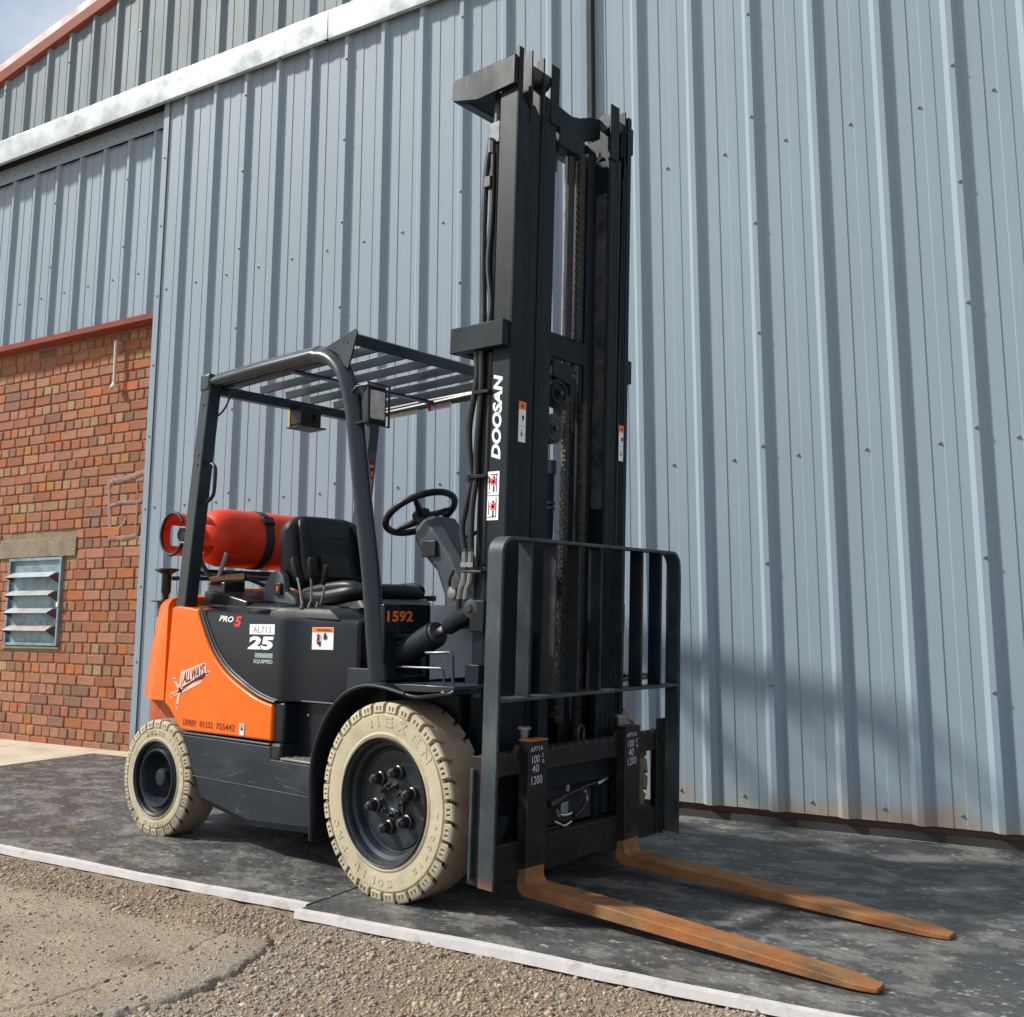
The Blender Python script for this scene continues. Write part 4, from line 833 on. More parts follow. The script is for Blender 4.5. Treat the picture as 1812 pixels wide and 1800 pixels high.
b = B(); b.add([pil(1.86, .480), pil(1.86, .525), pil(1.835, .525), pil(1.835, .480)], [(0, 1, 2, 3)]); b.build('red_sticker', 'red_print', pf)

# ---- work lamp and warning spot lamp
hl = B().loft([[(-.330, -.475, 1.80), (-.330, -.415, 1.80), (-.330, -.415, 1.905), (-.330, -.475, 1.905)], [(-.270, -.500, 1.778), (-.270, -.400, 1.772), (-.270, -.400, 1.926), (-.270, -.500, 1.928)], [(-.246, -.502, 1.776), (-.246, -.398, 1.770), (-.246, -.398, 1.928), (-.246, -.502, 1.930)]]).build('headlight', 'plastic', ft, .006, 3)
B().box(-.246, -.2425, -.486, -.412, 1.792, 1.910).build('lens', 'glass', hl, .003)
b = B()
for k in range(9): b.box(-.2425, -.2410, -.484+.0086*k, -.4815+.0086*k, 1.80, 1.905)
b.build('lens_ribs', 'glass', hl)
B().tube([(-.236, -.506, 1.770), (-.236, -.394, 1.764), (-.236, -.394, 1.934), (-.236, -.506, 1.936)], .0055, 8, closed=True).build('lamp_cage', 'guard', hl)
B().tube([(-.236, -.508, 1.925), (-.30, -.512, 1.925), (-.352, -.512, 1.89), (-.352, -.512, 1.82), (-.315, -.512, 1.772), (-.236, -.508, 1.776)], .0055, 8).build('lamp_cage', 'guard', hl)
B().obox((-.335, -.455, 1.86), (.02, 0, 0), (0, .015, 0), (0, 0, .03)).build('bracket', 'guard', hl, .003)
sl = B().box(-1.40, -1.30, -.035, .088, 1.966, 2.070).build('spot_lamp', 'vinyl', ft, .006)
B().box(-1.398, -1.302, -.040, -.034, 1.975, 2.07).build('side_plate', 'vinyl', sl, .002)
B().box(-1.402, -1.392, -.043, -.036, 1.965, 2.07).build('yellow_edge', 'yellow', sl)
B().box(-1.40, -1.27, -.055, .100, 1.955, 1.962).build('bracket', 'vinyl', sl, .002)
sp_l = B().lathe([(.020, 0), (.024, .01), (.024, .05)], (-1.29, .025, 2.01), (-1, 0, 0), 16).build('lens', 'darkgap', sl)

# ---- seat
seat = empty('seat', (0, 0, 0)); seat.parent = ft
def pad(rows): return B().loft(rows)
def ring_yz(x, c, hw, z0, z1, r=.05, lean=0):
    out = []
    for k in range(24):
        t = 2*math.pi*k/24; a = math.copysign(abs(math.cos(t))**.42, math.cos(t)); b_ = math.copysign(abs(math.sin(t))**.42, math.sin(t))
        zz = (z0+z1)/2+b_*(z1-z0)/2; h = (zz-z0)/(z1-z0); out.append((x+lean*h, c+a*hw*(1-.10*max(0, h-.6)/.4), zz))
    return out
B().loft([ring_yz(-1.16, 0, .20, 1.14, 1.44, lean=-.06), ring_yz(-1.145, 0, .232, 1.125, 1.475, lean=-.06), ring_yz(-1.09, 0, .242, 1.115, 1.488, lean=-.07), ring_yz(-1.045, 0, .236, 1.12, 1.482, lean=-.08), ring_yz(-1.028, 0, .215, 1.14, 1.465, lean=-.085)]).build('backrest', 'vinyl', seat, sharp=60)
for s in (-1, 1):
    B().tube(spline([(-1.125, s*.150, 1.458), (-1.093, s*.168, 1.42), (-1.062, s*.180, 1.34), (-1.036, s*.184, 1.24), (-1.022, s*.175, 1.16)], 6), [.010]+[.019]*23+[.010], 12).build('backrest_bolster', 'vinyl', seat, sharp=70)
B().loft([[(-1.035, -.10, 1.16), (-1.03, .10, 1.16), (-1.06, .09, 1.30), (-1.06, -.09, 1.30)], [(-1.005, -.085, 1.18), (-1.005, .085, 1.18), (-1.038, .075, 1.285), (-1.038, -.075, 1.285)]]).build('backrest_panel', 'vinyl', seat, .014, 4, sharp=60)
b = B(); b.tube(spline([(-1.046, -.115, 1.33), (-1.055, -.06, 1.375), (-1.055, .06, 1.375), (-1.046, .115, 1.33)], 6), .004, 6); b.tube([(-1.005, -.14, 1.19), (-1.003, .14, 1.19)], .004, 6); b.build('seam', 'vinyl', seat)
def ring_xy(z, x0, x1, hw, n=28, p=.45):
    out = []
    for k in range(n):
        t = 2*math.pi*k/n; a = math.copysign(abs(math.cos(t))**p, math.cos(t)); b_ = math.copysign(abs(math.sin(t))**p, math.sin(t)); out.append(((x0+x1)/2+a*(x1-x0)/2, b_*hw, z+.028*(a > .2)*a))
    return out
B().loft([ring_xy(1.045, -1.06, -.66, .20), ring_xy(1.055, -1.08, -.62, .235), ring_xy(1.085, -1.08, -.60, .245), ring_xy(1.112, -1.08, -.61, .238), ring_xy(1.122, -1.05, -.66, .20)]).build('cushion', 'vinyl', seat, sharp=60)
for s in (-1, 1):
    B().tube(spline([(-1.0, s*.20, 1.11), (-.85, s*.205, 1.128), (-.70, s*.20, 1.135), (-.63, s*.17, 1.118)], 5), .026, 12).build('cushion_bolster', 'vinyl', seat, sharp=70)
    hb = B().prism([(-1.22, 1.07), (-1.21, 1.15), (-1.17, 1.205), (-1.11, 1.22), (-1.07, 1.19), (-1.05, 1.12), (-.98, 1.085), (-.96, 1.05)], 'y', min(s*.245, s*.285), max(s*.245, s*.285)).build('hip_restraint', 'greyplastic', seat, .010, 3)
    B().box(-1.115, -1.065, min(s*.284, s*.300), max(s*.284, s*.300), 1.10, 1.155).build('belt_socket', 'vinyl', hb, .004)
    B().box(-1.092, -1.075, min(s*.298, s*.304), max(s*.298, s*.304), 1.115, 1.14).build('buckle', 'redbuckle', hb, .003)
B().box(-1.10, -.60, -.20, .20, 1.035, 1.055).build('seat_rail', 'vinyl', seat, .006)
B().box(-.80, -.60, .235, .25, 1.075, 1.10).build('slide_lever', 'greyplastic', seat, .004)
B().tube([(-.70, .10, 1.06), (-.575, .16, 1.075)], .010, 8).build('slide_handle', 'silver', seat)
B().loft([ring_xy(1.02, -1.02, -.52, .22), ring_xy(1.05, -1.0, -.56, .22)]).build('seat_bellows', 'hose', seat, sharp=60)

# ---- steering column and wheel
sc_ = B(); ax0, ax1 = Vector((-.10, 0, .98)), Vector((-.40, 0, 1.395))
def colring(c, w, d, up): 
    c = Vector(c); u = Vector(up).normalized(); return [c+u*d*a+Vector((0, w*b_, 0)) for a, b_ in ((-1, -.55), (-.55, -1), (.55, -1), (1, -.6), (1, .6), (.55, 1), (-.55, 1), (-1, .55))]
sc_.loft([colring((-.135, 0, .95), .085, .11, (.9, 0, .2)), colring((-.165, 0, 1.12), .082, .09, (.9, 0, .25)), colring((-.235, 0, 1.235), .078, .075, (.85, 0, .5)), colring((-.315, 0, 1.325), .088, .088, (.75, 0, .6)), colring((-.355, 0, 1.375), .09, .085, (.7, 0, .6)), colring((-.385, 0, 1.405), .070, .055, (.8, 0, .6))])
cob = sc_.build('steering_column', 'greyplastic', ft, .008, 3, sharp=30)
cob.data.materials[0] = M['column']
nrm = Vector((-.50, 0, .866)).normalized(); cen = Vector((-.455, 0, 1.462)); ua = Vector((0, 1, 0)); ub = nrm.cross(ua)
stw = B().tube([cen+(ua*math.cos(t)+ub*math.sin(t))*.163 for t in [2*math.pi*k/48 for k in range(48)]], .0155, 10, closed=True).build('steering_wheel', 'vinyl', ft, sharp=60)
for a in (100, 220, 340):
    d = ua*math.cos(R(a))+ub*math.sin(R(a)); B().tube([cen-nrm*.022+d*.02, cen-nrm*.018+d*.07, cen-nrm*.004+d*.12, cen+d*.158], [.020, .015, .012, .010], 10).build('spoke', 'vinyl', stw, sharp=60)
B().lathe([(.030, -.06), (.034, -.035), (.040, -.02), (.042, -.002), (.030, .008), (.0, .010)], cen, nrm, 20).build('hub', 'vinyl', stw, sharp=50)
B().tube([cen-nrm*.015+ua*.03+ub*.163*math.sin(0), cen+ua*.10-ub*.02, cen+ua*.163], [.016, .012, .010], 8).build('spoke', 'vinyl', stw)
B().tube([(-.30, .08, 1.33), (-.255, .15, 1.372), (-.235, .19, 1.39)], [.006, .010, .011], 8).build('column_stalk', 'vinyl', cob)
B().box(-.345, -.26, -.096, -.086, 1.255, 1.325).build('column_switch', 'vinyl', cob, .004)
ly = B().lathe([(.024, 0), (.024, .014), (.016, .016), (.0, .018)], (-.165, -.078, 1.10), (0, -1, 0), 16).build('column_lock', 'silver', cob)
B().tube(spline([(-.17, -.10, 1.13), (-.155, -.11, 1.16), (-.12, -.13, 1.178), (-.05, -.20, 1.18), (.05, -.30, 1.175)], 6), .006, 8).build('cable', 'hose', ft)

# ---- tilt cylinders, hand rails
for s in (-1, 1):
    y = s*.40; a, e = Vector((-.26, y, .795)), Vector((.275, y, 1.030)); d = (e-a).normalized(); 
    tc_ = B().tube([a, a.lerp(e, .60)], .050, 24).build('tilt_cylinder', 'mast', ft, .003)
    B().tube([a.lerp(e, .595), a.lerp(e, .625)], .044, 24).build('gland', 'nut', tc_, .002)
    B().tube([a.lerp(e, .62), a.lerp(e, .72)], .017, 16).build('rod', 'steel', tc_)
    B().tube([a.lerp(e, .69), a.lerp(e, .72), a.lerp(e, .96)], [.020, .032, .034], 16).build('rod_end', 'mast', tc_, .002)
    B().lathe([(.034, -.03), (.034, .03), (.016, .034), (.012, .042), (.0, .042)], e+Vector((0, s*.01, 0)), (0, s, 0), 16, True).build('pin', 'nut', tc_)
    B().box(-.02, .20, min(s*.46, s*.40), max(s*.46, s*.40), .868, .871) 
hr = B().tube([(-.10, -.45, .812), (.14, -.45, .814), (.153, -.45, .805), (.157, -.45, .765)], .005, 8).tube([(.06, -.45, .868), (.185, -.45, .872), (.198, -.45, .860), (.202, -.45, .765)], .006, 8).build('step_rail', 'nut', ft)

# ---- mast
mast = empty('mast', (0, 0, 0)); mast.parent = ft
Z0, ZT, ZN = .12, 3.135, 2.955
for s in (-1, 1):
    Y = lambda v: s*v
    def rail(yo_, yi_, x0, x1, label, tipo, tipi, fw=.020):
        # channel: web on the outside, flanges pointing inward; flange tips cut back above the notch
        b = B(ML); y0, y1 = sorted((Y(yo_), Y(yo_-.020))); b.box(x0, x1, y0, y1, Z0, ZT)
        for xa, xb in ((x0, x0+fw), (x1-fw, x1)):
            p = [(Y(yo_-.020), Z0), (Y(yi_), Z0), (Y(yi_), ZN-.0), (Y(yi_+.034), ZN+.035), (Y(yo_-.020), ZN+.035)]
            b.prism(p, 'x', xa, xb)
        o = b.build('mast_rail', 'mast', mast, .003); o['label'] = label; return o
    side = 'near' if s < 0 else 'far'
    f_ = s > 0
    ro = rail(.380, .338 if f_ else .306, .262, .350, 'outer mast rail, '+side+' side', 0, 0)
    rail(.335 if f_ else .304, .289 if f_ else .236, .266, .3475, 'middle mast rail, '+side+' side', 0, 0)
    ri = rail(.285 if f_ else .232, .222 if f_ else .140, .270, .350, 'inner mast rail, '+side+' side', 0, 0)
    b = BM(); y0, y1 = sorted((Y(.379), Y(.352))); b.box(.336, .3535, y0, y1, Z0, 3.19); b.build('rail_edge', 'mast', ro, .002)
    b = BM()
    for v in ((.337, .2865) if f_ else (.3035, .2315)): y0, y1 = sorted((Y(v), Y(v-.008))); b.box(.315, .3525, y0, y1, ZN-.05, 3.205)
    b.build('guide_plate', 'mast', ri, .001)
    y0, y1 = (.222, .275) if f_ else (-.185, -.133); BM().box(.3490, .356, y0, y1, ZN, 3.20).build('rail_edge', 'mast', ri, .002)
    # rollers seen between the flange tips at the top
    for v in ((.315, .262) if f_ else (.268, .205)):
        p = Vector((.31, Y(v+.030), 3.13)); q = Vector((.31, Y(v-.030), 3.13)); b = BM(); b.tube([p, q], .038, 20); b.build('roller', 'grease', ri)
    # top tie bracket reaching back on each side, and middle bracket
    y0, y1 = sorted((Y(.400), Y(.3805)))
    BM().prism([(.350, 3.150), (.350, 3.030), (.155, 3.022), (.020, 3.056), (.013, 3.070), (.013, 3.136), (.03, 3.146)], 'y', y0, y1).build('top_bracket', 'mast', mast, .004, 3)
    y0, y1 = sorted((Y(.418), Y(.3805)))
    BM().prism([(.345, 2.104), (.345, 2.004), (.072, 2.004), (.072, 2.104)], 'y', y0, y1).build('middle_bracket', 'mast', mast, .003)
    # lift cylinder behind each rail
    lc = BM().tube([(.215, Y(.335), .2), (.215, Y(.335), 2.0)], .034, 20).build('lift_cylinder', 'mast', mast)
    BM().tube([(.215, Y(.335), 1.98), (.215, Y(.335), 3.05)], .020, 16).build('rod', 'nut', lc)
    BM().tube([(.215, Y(.335), 1.95), (.215, Y(.335), 1.99)], .038, 20).build('gland', 'mast', lc)
    BM().box(.185, .245, min(Y(.30), Y(.36)), max(Y(.30), Y(.36)), 2.84, 2.93).build('cylinder_block', 'nut', lc, .004)
    # mounting ears for the tilt cylinder and guard bracket
    y0, y1 = sorted((Y(.382), Y(.44)))
    BM().box(.245, .315, y0, y1, .955, 1.068).build('tilt_lug', 'mast', mast, .004)
    BM().box(.232, .300, y0, y1, .755, .840).build('side_box', 'mast', mast, .004)
    BM().box(.205, .262, min(Y(.380), Y(.33)), max(Y(.380), Y(.33)), .14, 1.19).build('rail_stiffener', 'mast', mast, .004)
# cross members
BM().prism([(.013, 3.060), (.013, 3.146), (.10, 3.150), (.10, 3.028)], 'y', -.3805, .3805).build('top_crossmember', 'mast', mast, .005, 3)
BM().prism([(.072, 2.006), (.072, 2.102), (.120, 2.102), (.120, 2.006)], 'y', -.380, .380).build('middle_crossmember', 'mast', mast, .004)
cm = BM().prism([(-.140, 3.010), (-.140, 3.105), (-.05, 3.095), (.03, 3.085), (.09, 3.10), (.165, 3.135), (.232, 3.150), (.232, 3.06), (.165, 3.03), (.10, 2.995), (.03, 2.99)], 'x', .262, .292).build('inner_crossmember', 'mast', mast, .004)
BM().box(.26, .312, -.07, .10, 2.915, 3.0).build('chain_anchor_block', 'mast', mast, .006)
BM().prism([(-.13, 2.99), (-.02, 2.95), (-.02, 2.83), (-.10, 2.83), (-.14, 2.87)], 'x', .255, .262).build('anchor_plate', 'greyplastic', mast, .002)
BM().box(.255, .295, -.118, -.080, 2.66, 2.76).build('chain_anchor', 'nut', mast, .003)
BM().tube([(.275, -.10, 2.66), (.275, -.10, 2.60)], .011, 8).build('anchor_bolt', 'nut', mast)
BM().box(.255, .300, -.138, .140, 2.035, 2.135).build('middle_tie', 'mast', mast, .004)
BM().box(.262, .292, -.14, .14, 1.08, 1.17).build('lower_tie', 'mast', mast, .004)
BM().box(.262, .300, -.14, .14, .30, .42).build('lower_tie', 'mast', mast, .004)
BM().box(.10, .25, -.33, .33, .20, .32).build('mast_foot', 'mast', mast, .006)
# centre cylinder, sheaves, pipes
fc = BM().tube([(.235, -.030, .35), (.235, -.030, 1.62)], .045, 24).build('free_lift_cylinder', 'mast', mast)
BM().tube([(.235, -.030, 1.60), (.235, -.030, 1.75)], .026, 20).build('rod', 'steel', fc)
BM().tube([(.235, -.030, 1.57), (.235, -.030, 1.625)], .052, 24).build('gland', 'nut', fc)
for z in (1.46, 1.44): BM().tube([(.235, -.030, z), (.235, -.030, z-.01)], .051, 24).build('clip', 'nut', fc)
BM().prism([(-.10, 1.95), (-.10, 2.01), (.03, 2.01), (.04, 1.74), (.018, 1.74), (.012, 1.93)], 'x', .240, .330).build('sheave_bracket', 'mast', mast, .003)
def sheave(y, z, r, lab, m='mast'):
    b = BM(); b.lathe([(.012, -.012), (r*.35, -.013), (r*.38, -.006), (r*.62, -.008), (r*.66, -.014), (r*.80, -.014), (r*.84, -.008), (r, -.010), (r, .02), (.0, .02)], (.318, y, z), (-1, 0, 0), 36); o = b.build('sheave', m, mast, sharp=25)
    BM().tube([(.335, y, z), (.345, y, z)], .012, 6).build('sheave_bolt', 'nut', o); return o
sheave(-.058, 1.885, .058, ''); sheave(-.082, 1.740, .060, '', 'grease')
for (y, z0, z1, r, m_) in ((.008, 1.95, 2.90, .006, 'silver'), (.030, 1.90, 2.97, .011, 'hose'), (.108, 1.95, 2.97, .009, 'nut'), (.046, 2.0, 2.97, .013, 'hose'), (.092, 2.0, 2.97, .010, 'hose'), (.128, .45, 2.9, .010, 'mast'), (.045, .45, 1.9, .011, 'mast'), (.060, .45, 1.9, .010, 'mast')):
    BM().tube([(.285, y, z0), (.285, y, z1)], r, 10).build('lift_pipe', m_, mast)
def chain(y, z0, z1, pitch, x=.318, w=.016):
    b = BM(); z = z0; k = 0
    while z < z1:
        h = pitch*.62
        for dx in (-.006, .006, 0.0) if k % 2 else (-.010, .010, -.003, .003):
            b.add([(x+dx*.1, y+dx*1.3-.0012, z-h), (x+.010, y+dx*1.3-.0012, z-h*.8), (x+.012, y+dx*1.3-.0012, z), (x+.010, y+dx*1.3-.0012, z+h*.8), (x-.008, y+dx*1.3-.0012, z+h*.8), (x-.008, y+dx*1.3-.0012, z-h*.8),
                   (x+dx*.1, y+dx*1.3+.0012, z-h), (x+.010, y+dx*1.3+.0012, z-h*.8), (x+.012, y+dx*1.3+.0012, z), (x+.010, y+dx*1.3+.0012, z+h*.8), (x-.008, y+dx*1.3+.0012, z+h*.8), (x-.008, y+dx*1.3+.0012, z-h*.8)],
                  [(0,1,2,3,4,5), (11,10,9,8,7,6)]+[(i, 6+i, 6+(i+1) % 6, (i+1) % 6) for i in range(6)])
        if k % 2 == 0: b.tube([(x+.002, y-w, z+pitch/2), (x+.002, y+w, z+pitch/2)], .0045, 6)
        z += pitch; k += 1
    o = b.build('leaf_chain', 'chain', mast, sharp=40); o['kind'] = 'stuff'; return o
chain(.071, 2.14, 2.92, .0155, .312, .010); chain(-.002, .62, 1.88, .019, .318, .020); chain(.114, .52, 1.87, .019, .318, .018)
# inner far web: greasy strip
BM().box(.270, .350, .2225, .236, .15, 2.95).build('rail_web', 'mast', mast, .002)
BM().box(.225, .300, .140, .195, .15, 2.96).build('guide_channel', 'mast', mast, .003)
BM().box(.262, .292, .048, .100, .45, 1.98).build('pipe_bundle', 'mast', mast, .004)
BM().box(.285, .342, .2205, .2225, 1.45, 2.80).build('grease_film', 'grease', mast)
# writing and stickers on the outer rail
xs0 = .3805
def side_text(s_, z0, w, h, x_right, m_, sh=0, bold=.03):
    return text(s_, 'lettering', (x_right, -xs0-.0006, z0), (0, 0, 1), (-1, 0, 0), w, h, m_, mast, shear=sh, bold=bold, T=ML, ext=.0004)
side_text('DOOSAN', 1.583, .322, .046, .3195, 'white', .22, .045)
for k, (za, zb) in enumerate(((1.452, 1.540), (1.360, 1.449))):
    pl = BM().box(.262, .318, -.3825, -.3808, za, zb).build('warning_sticker', 'white', mast)
    b = BM(); yq = -.3829
    def rect(x0, x1, z0, z1): b.add([(x0, yq, z0), (x1, yq, z0), (x1, yq, z1), (x0, yq, z1)], [(0, 1, 2, 3)])
    rect(.304, .308, za+.012, zb-.008); rect(.276, .308, za+.010, za+.014) if k else rect(.276, .310, zb-.014, zb-.010)
    rect(.268, .272, za+.02, zb-.02); rect(.264, .276, za+.008, za+.011); rect(.288, .296, za+.012, za+.036)
    b.add([(.292+.006*math.cos(t), yq, zb-.022+.006*math.sin(t)) for t in [2*math.pi*j/10 for j in range(10)]], [tuple(range(10))]); b.build('pictogram', 'black_print', pl)
    b = BM(); yq = -.3832; c = (.291, (za+zb)/2+.006)
    for a in range(0, 180, 45):
        d = Vector((math.cos(R(a)), 0, math.sin(R(a)))); n_ = Vector((-d.z, 0, d.x)); C_ = Vector((c[0], yq, c[1])); b.add([C_-d*.017-n_*.003, C_+d*.017-n_*.003, C_+d*.017+n_*.003, C_-d*.017+n_*.003], [(0, 1, 2, 3)])
    b.build('red_star', 'red_print', pl)
for y0, y1, z0, z1 in ((-.3225, -.283, 1.655, 1.808), (.321, .358, 1.661, 1.812)):
    pl = BM().box(.351, .3525, y0, y1, z0, z1).build('warning_sticker', 'white', mast)
    BM().box(.3527, .3532, y0, y1, z1-.030, z1).build('orange_band', 'orange_print', pl)
    b = BM(); ym = (y0+y1)/2; b.add([(.3536, ym-.009, z1-.022), (.3536, ym+.009, z1-.022), (.3536, ym, z1-.007)], [(0, 1, 2)]); b.box(.3527, .3530, ym-.002, ym+.010, z0+.085, z0+.10).box(.3527, .3530, ym-.001, ym+.002, z0+.075, z0+.10).box(.3527, .3530, ym-.006, ym+.002, z0+.024, z0+.036).box(.3527, .3530, ym-.004, ym-.001, z0+.02, z0+.048).box(.3527, .3530, y0+.002, y1-.002, z0+.060, z0+.0612); b.build('pictogram', 'black_print', pl)
# hoses down the near side, clips and fittings
def hose(pts, r, n=8, m_='hose', nm='hydraulic_hose'): return BM().tube(spline(pts, n), r, 10).build(nm, m_, mast)
hose([(.205, -.365, 2.86), (.188, -.368, 2.72), (.186, -.370, 2.50), (.192, -.372, 2.34), (.200, -.372, 2.2), (.205, -.375, 2.11)], .0125)
hose([(.215, -.36, 2.80), (.222, -.365, 2.55), (.214, -.368, 2.35), (.236, -.370, 2.2), (.235, -.375, 2.11)], .0115)
hose([(.188, -.39, 2.00), (.192, -.385, 1.93), (.180, -.38, 1.86), (.152, -.375, 1.74), (.152, -.375, 1.66), (.172, -.378, 1.54), (.178, -.385, 1.50), (.158, -.39, 1.40), (.150, -.395, 1.33), (.172, -.400, 1.245)], .0125)
hose([(.215, -.39, 2.00), (.215, -.385, 1.90), (.207, -.38, 1.80), (.195, -.378, 1.62), (.198, -.38, 1.52), (.192, -.388, 1.42), (.196, -.395, 1.33), (.204, -.400, 1.245)], .012)
hose([(.238, -.36, 2.0), (.236, -.36, 1.6), (.238, -.36, 1.2)], .012)
for x_ in (.173, .205):
    BM().tube([(x_, -.40, 1.255), (x_, -.40, 1.185)], .0105, 8).build('hose_fitting', 'silver', mast)
    BM().tube([(x_, -.40, 1.205), (x_, -.40, 1.188)], .0145, 6).build('hose_nut', 'steel', mast)
    BM().tube(spline([(x_, -.40, 1.165), (x_-.004, -.40, 1.13), (x_-.016, -.40, 1.105), (x_-.022, -.40, 1.06)], 5), .010, 8).build('hose_elbow', 'silver', mast)
    BM().tube([(x_-.022, -.40, 1.07), (x_-.020, -.40, 1.005)], .0115, 8).build('hydraulic_hose', 'hose', mast)
BM().box(.148, .262, -.405, -.378, 1.168, 1.176).build('hose_clamp', 'nut', mast, .001)
BM().box(.185, .262, -.40, -.378, 1.838, 1.850).build('hose_clamp', 'mast', mast, .001)
BM().box(.170, .262, -.40, -.378, 1.518, 1.530).build('hose_clamp', 'mast', mast, .001)
BM().tube([(.172, -.395, 1.532), (.172, -.395, 1.512)], .012, 10).build('clamp_bolt', 'nut', mast)
BM().box(.190, .225, -.385, -.355, 2.655, 2.70).build('hose_clamp', 'hose', mast, .003)
BM().tube([(.206, -.366, 2.85), (.206, -.366, 2.80)], .013, 6).build('hose_nut', 'silver', mast)

# ---- carriage
car = empty('carriage', (0, 0, 0)); car.parent = ft
FX = .4736
tb = BM(); tb.prism([(.405, .475), (.405, .552), (.428, .552), (.440, .546), (.440, .475)], 'y', -.540, .540); tbo = tb.build('top_bar', 'carriage', car, .002)
b = BM()
for k in range(20): y = -.50+.0526*k; b.box(.430, .4415, y-.006, y+.006, .538, .553)
b.build('bar_notches', 'darkgap', tbo, kind='stuff')
BM().prism([(-.54, .250), (.54, .250), (.54, .140), (.30, .138), (.24, .118), (.14, .118), (.08, .140), (.0, .132), (-.10, .128), (-.54, .128)], 'x', .400, .440).build('bottom_bar', 'carriage', car, .003)
BM().box(.385, .405, -.22, .25, .392, .4745).build('centre_plate', 'mast', car, .003)
for y0, y1 in ((-.30, -.165), (.255, .33)): BM().box(.375, .404, y0, y1, .2505, .4745).build('upright_plate', 'mast', car, .004)
BM().box(.355, .368, -.17, .26, .25, .40).build('back_plate', 'darkgap', car)
for s in (-1, 1):
    y0, y1 = sorted((s*.150, s*.200)); BM().box(.355, .385, y0, y1, .16, .95).build('carriage_upright', 'mast', car, .004)
    y0, y1 = sorted((s*.541, s*.556)); BM().box(.385, .440, y0, y1, .135, .55).build('side_plate', 'carriage', car, .002)
BM().prism([(-.50, .25), (-.40, .25), (-.36, .33), (-.40, .33)], 'x', .38, .40).build('corner_brace', 'mast', car)
# side-shift pipework in the window
def cp(pts, r, m_, nm='hose'): return BM().tube(spline(pts, 5), r, 8).build(nm, m_, car)
cp([(.405, -.150, .342), (.407, -.09, .354), (.407, -.04, .362), (.405, .02, .368), (.402, .06, .355), (.402, .075, .33), (.402, .05, .295), (.402, .0, .275)], .008, 'hose')
cp([(.402, .03, .370), (.402, .09, .378), (.402, .14, .380)], .008, 'hose')
cp([(.405, .135, .376), (.405, .20, .390)], .011, 'steel', 'pipe_fitting'); cp([(.405, -.150, .335), (.405, -.07, .352)], .011, 'nut', 'pipe_fitting')
cp([(.408, -.12, .318), (.41, -.10, .295), (.41, -.06, .288), (.41, -.03, .292)], .007, 'steel', 'pipe'); cp([(.408, -.13, .275), (.41, -.10, .262), (.41, -.07, .252), (.41, -.03, .262)], .007, 'steel', 'pipe')
cp([(.408, .045, .362), (.41, .062, .350), (.41, .066, .325)], .0085, 'steel', 'pipe'); BM().box(.395, .41, -.085, -.045, .288, .335).build('valve_block', 'silver', car, .003)
cp([(.405, -.05, .372), (.405, -.045, .395)], .008, 'silver', 'pipe_fitting')
BM().tube([(.375, .30, .44), (.375, .50, .455)], .017, 16).build('side_shift_rod', 'silver', car); BM().box(.37, .40, .40, .49, .468, .492).build('rod_guide', 'silver', car, .003)
BM().tube([(.395, -.53, .39), (.395, -.48, .395)], .014, 12).build('side_shift_rod', 'steel', car)
BM().tube(spline([(.40, .02, .545), (.40, .016, .585), (.40, .032, .604), (.40, .052, .59), (.40, .052, .545)], 5), .0055, 8).build('lifting_eye', 'nut', car)
# ---- load backrest: flat bars with rusty edges
lb = empty('load_backrest', (0, 0, 0)); lb.parent = ft
YB = .560; XT0, XT1 = .443, .509
def flatbar(path, th, name='frame'):
    # path in (y, z); th thickness; the bar is XT0..XT1 deep
    rings = []
    for i, (y, z) in enumerate(path):
        a = Vector(path[max(i-1, 0)]); c = Vector(path[min(i+1, len(path)-1)]); t = (c-a).normalized(); n_ = Vector((-t.y, t.x))*th/2
        rings.append([(XT0, y-n_.x, z-n_.y), (XT1, y-n_.x, z-n_.y), (XT1, y+n_.x, z+n_.y), (XT0, y+n_.x, z+n_.y)])
    return BM().loft(rings)
rr = .055; pth = [(-YB, .135), (-YB, .40), (-YB, .8)]+[(-YB+rr-rr*math.cos(R(a)), 1.284-rr+rr*math.sin(R(a))) for a in range(0, 91, 11)]+[(0, 1.284)]+[(YB-rr+rr*math.sin(R(a)), 1.284-rr+rr*math.cos(R(a))) for a in range(0, 91, 11)]+[(YB, .8), (YB, .145)]
flatbar(pth, .012).build('frame', 'frame', lb, .0022, sharp=30)
for s in (-1, 1):
    y0, y1 = sorted((s*.554, s*.552)); 
    BM().box(.5095, .5105, s*YB-.0045, s*YB+.0045, .14, 1.20).build('rusty_edge', 'shank', lb)
for yv in (-.405, -.268, -.130, .006, .150, .282, .420): BM().box(XT0+.004, XT1-.002, yv-.006, yv+.006, .745, 1.279).build('bar', 'bar', lb, .0018)
BM().box(XT0+.004, XT1, -.553, .553, .733, .745).build('cross_rail', 'back', lb, .0025)
for s in (-1, 1):
    BM().box(.4405, .447, min(s*.49, s*.554), max(s*.49, s*.554), .145, .60 if s > 0 else .57).build('mounting_strap', 'carriage', lb, .002)
    for z in (.525, .19):
        b = BM(); b.tube([(.447, s*.515, z), (.455, s*.515, z)], .013, 6); b.build('bolt', 'nut', lb)
BM().box(.400, .412, -.572, -.540, .155, .510).build('outer_strap', 'back', lb, .002)
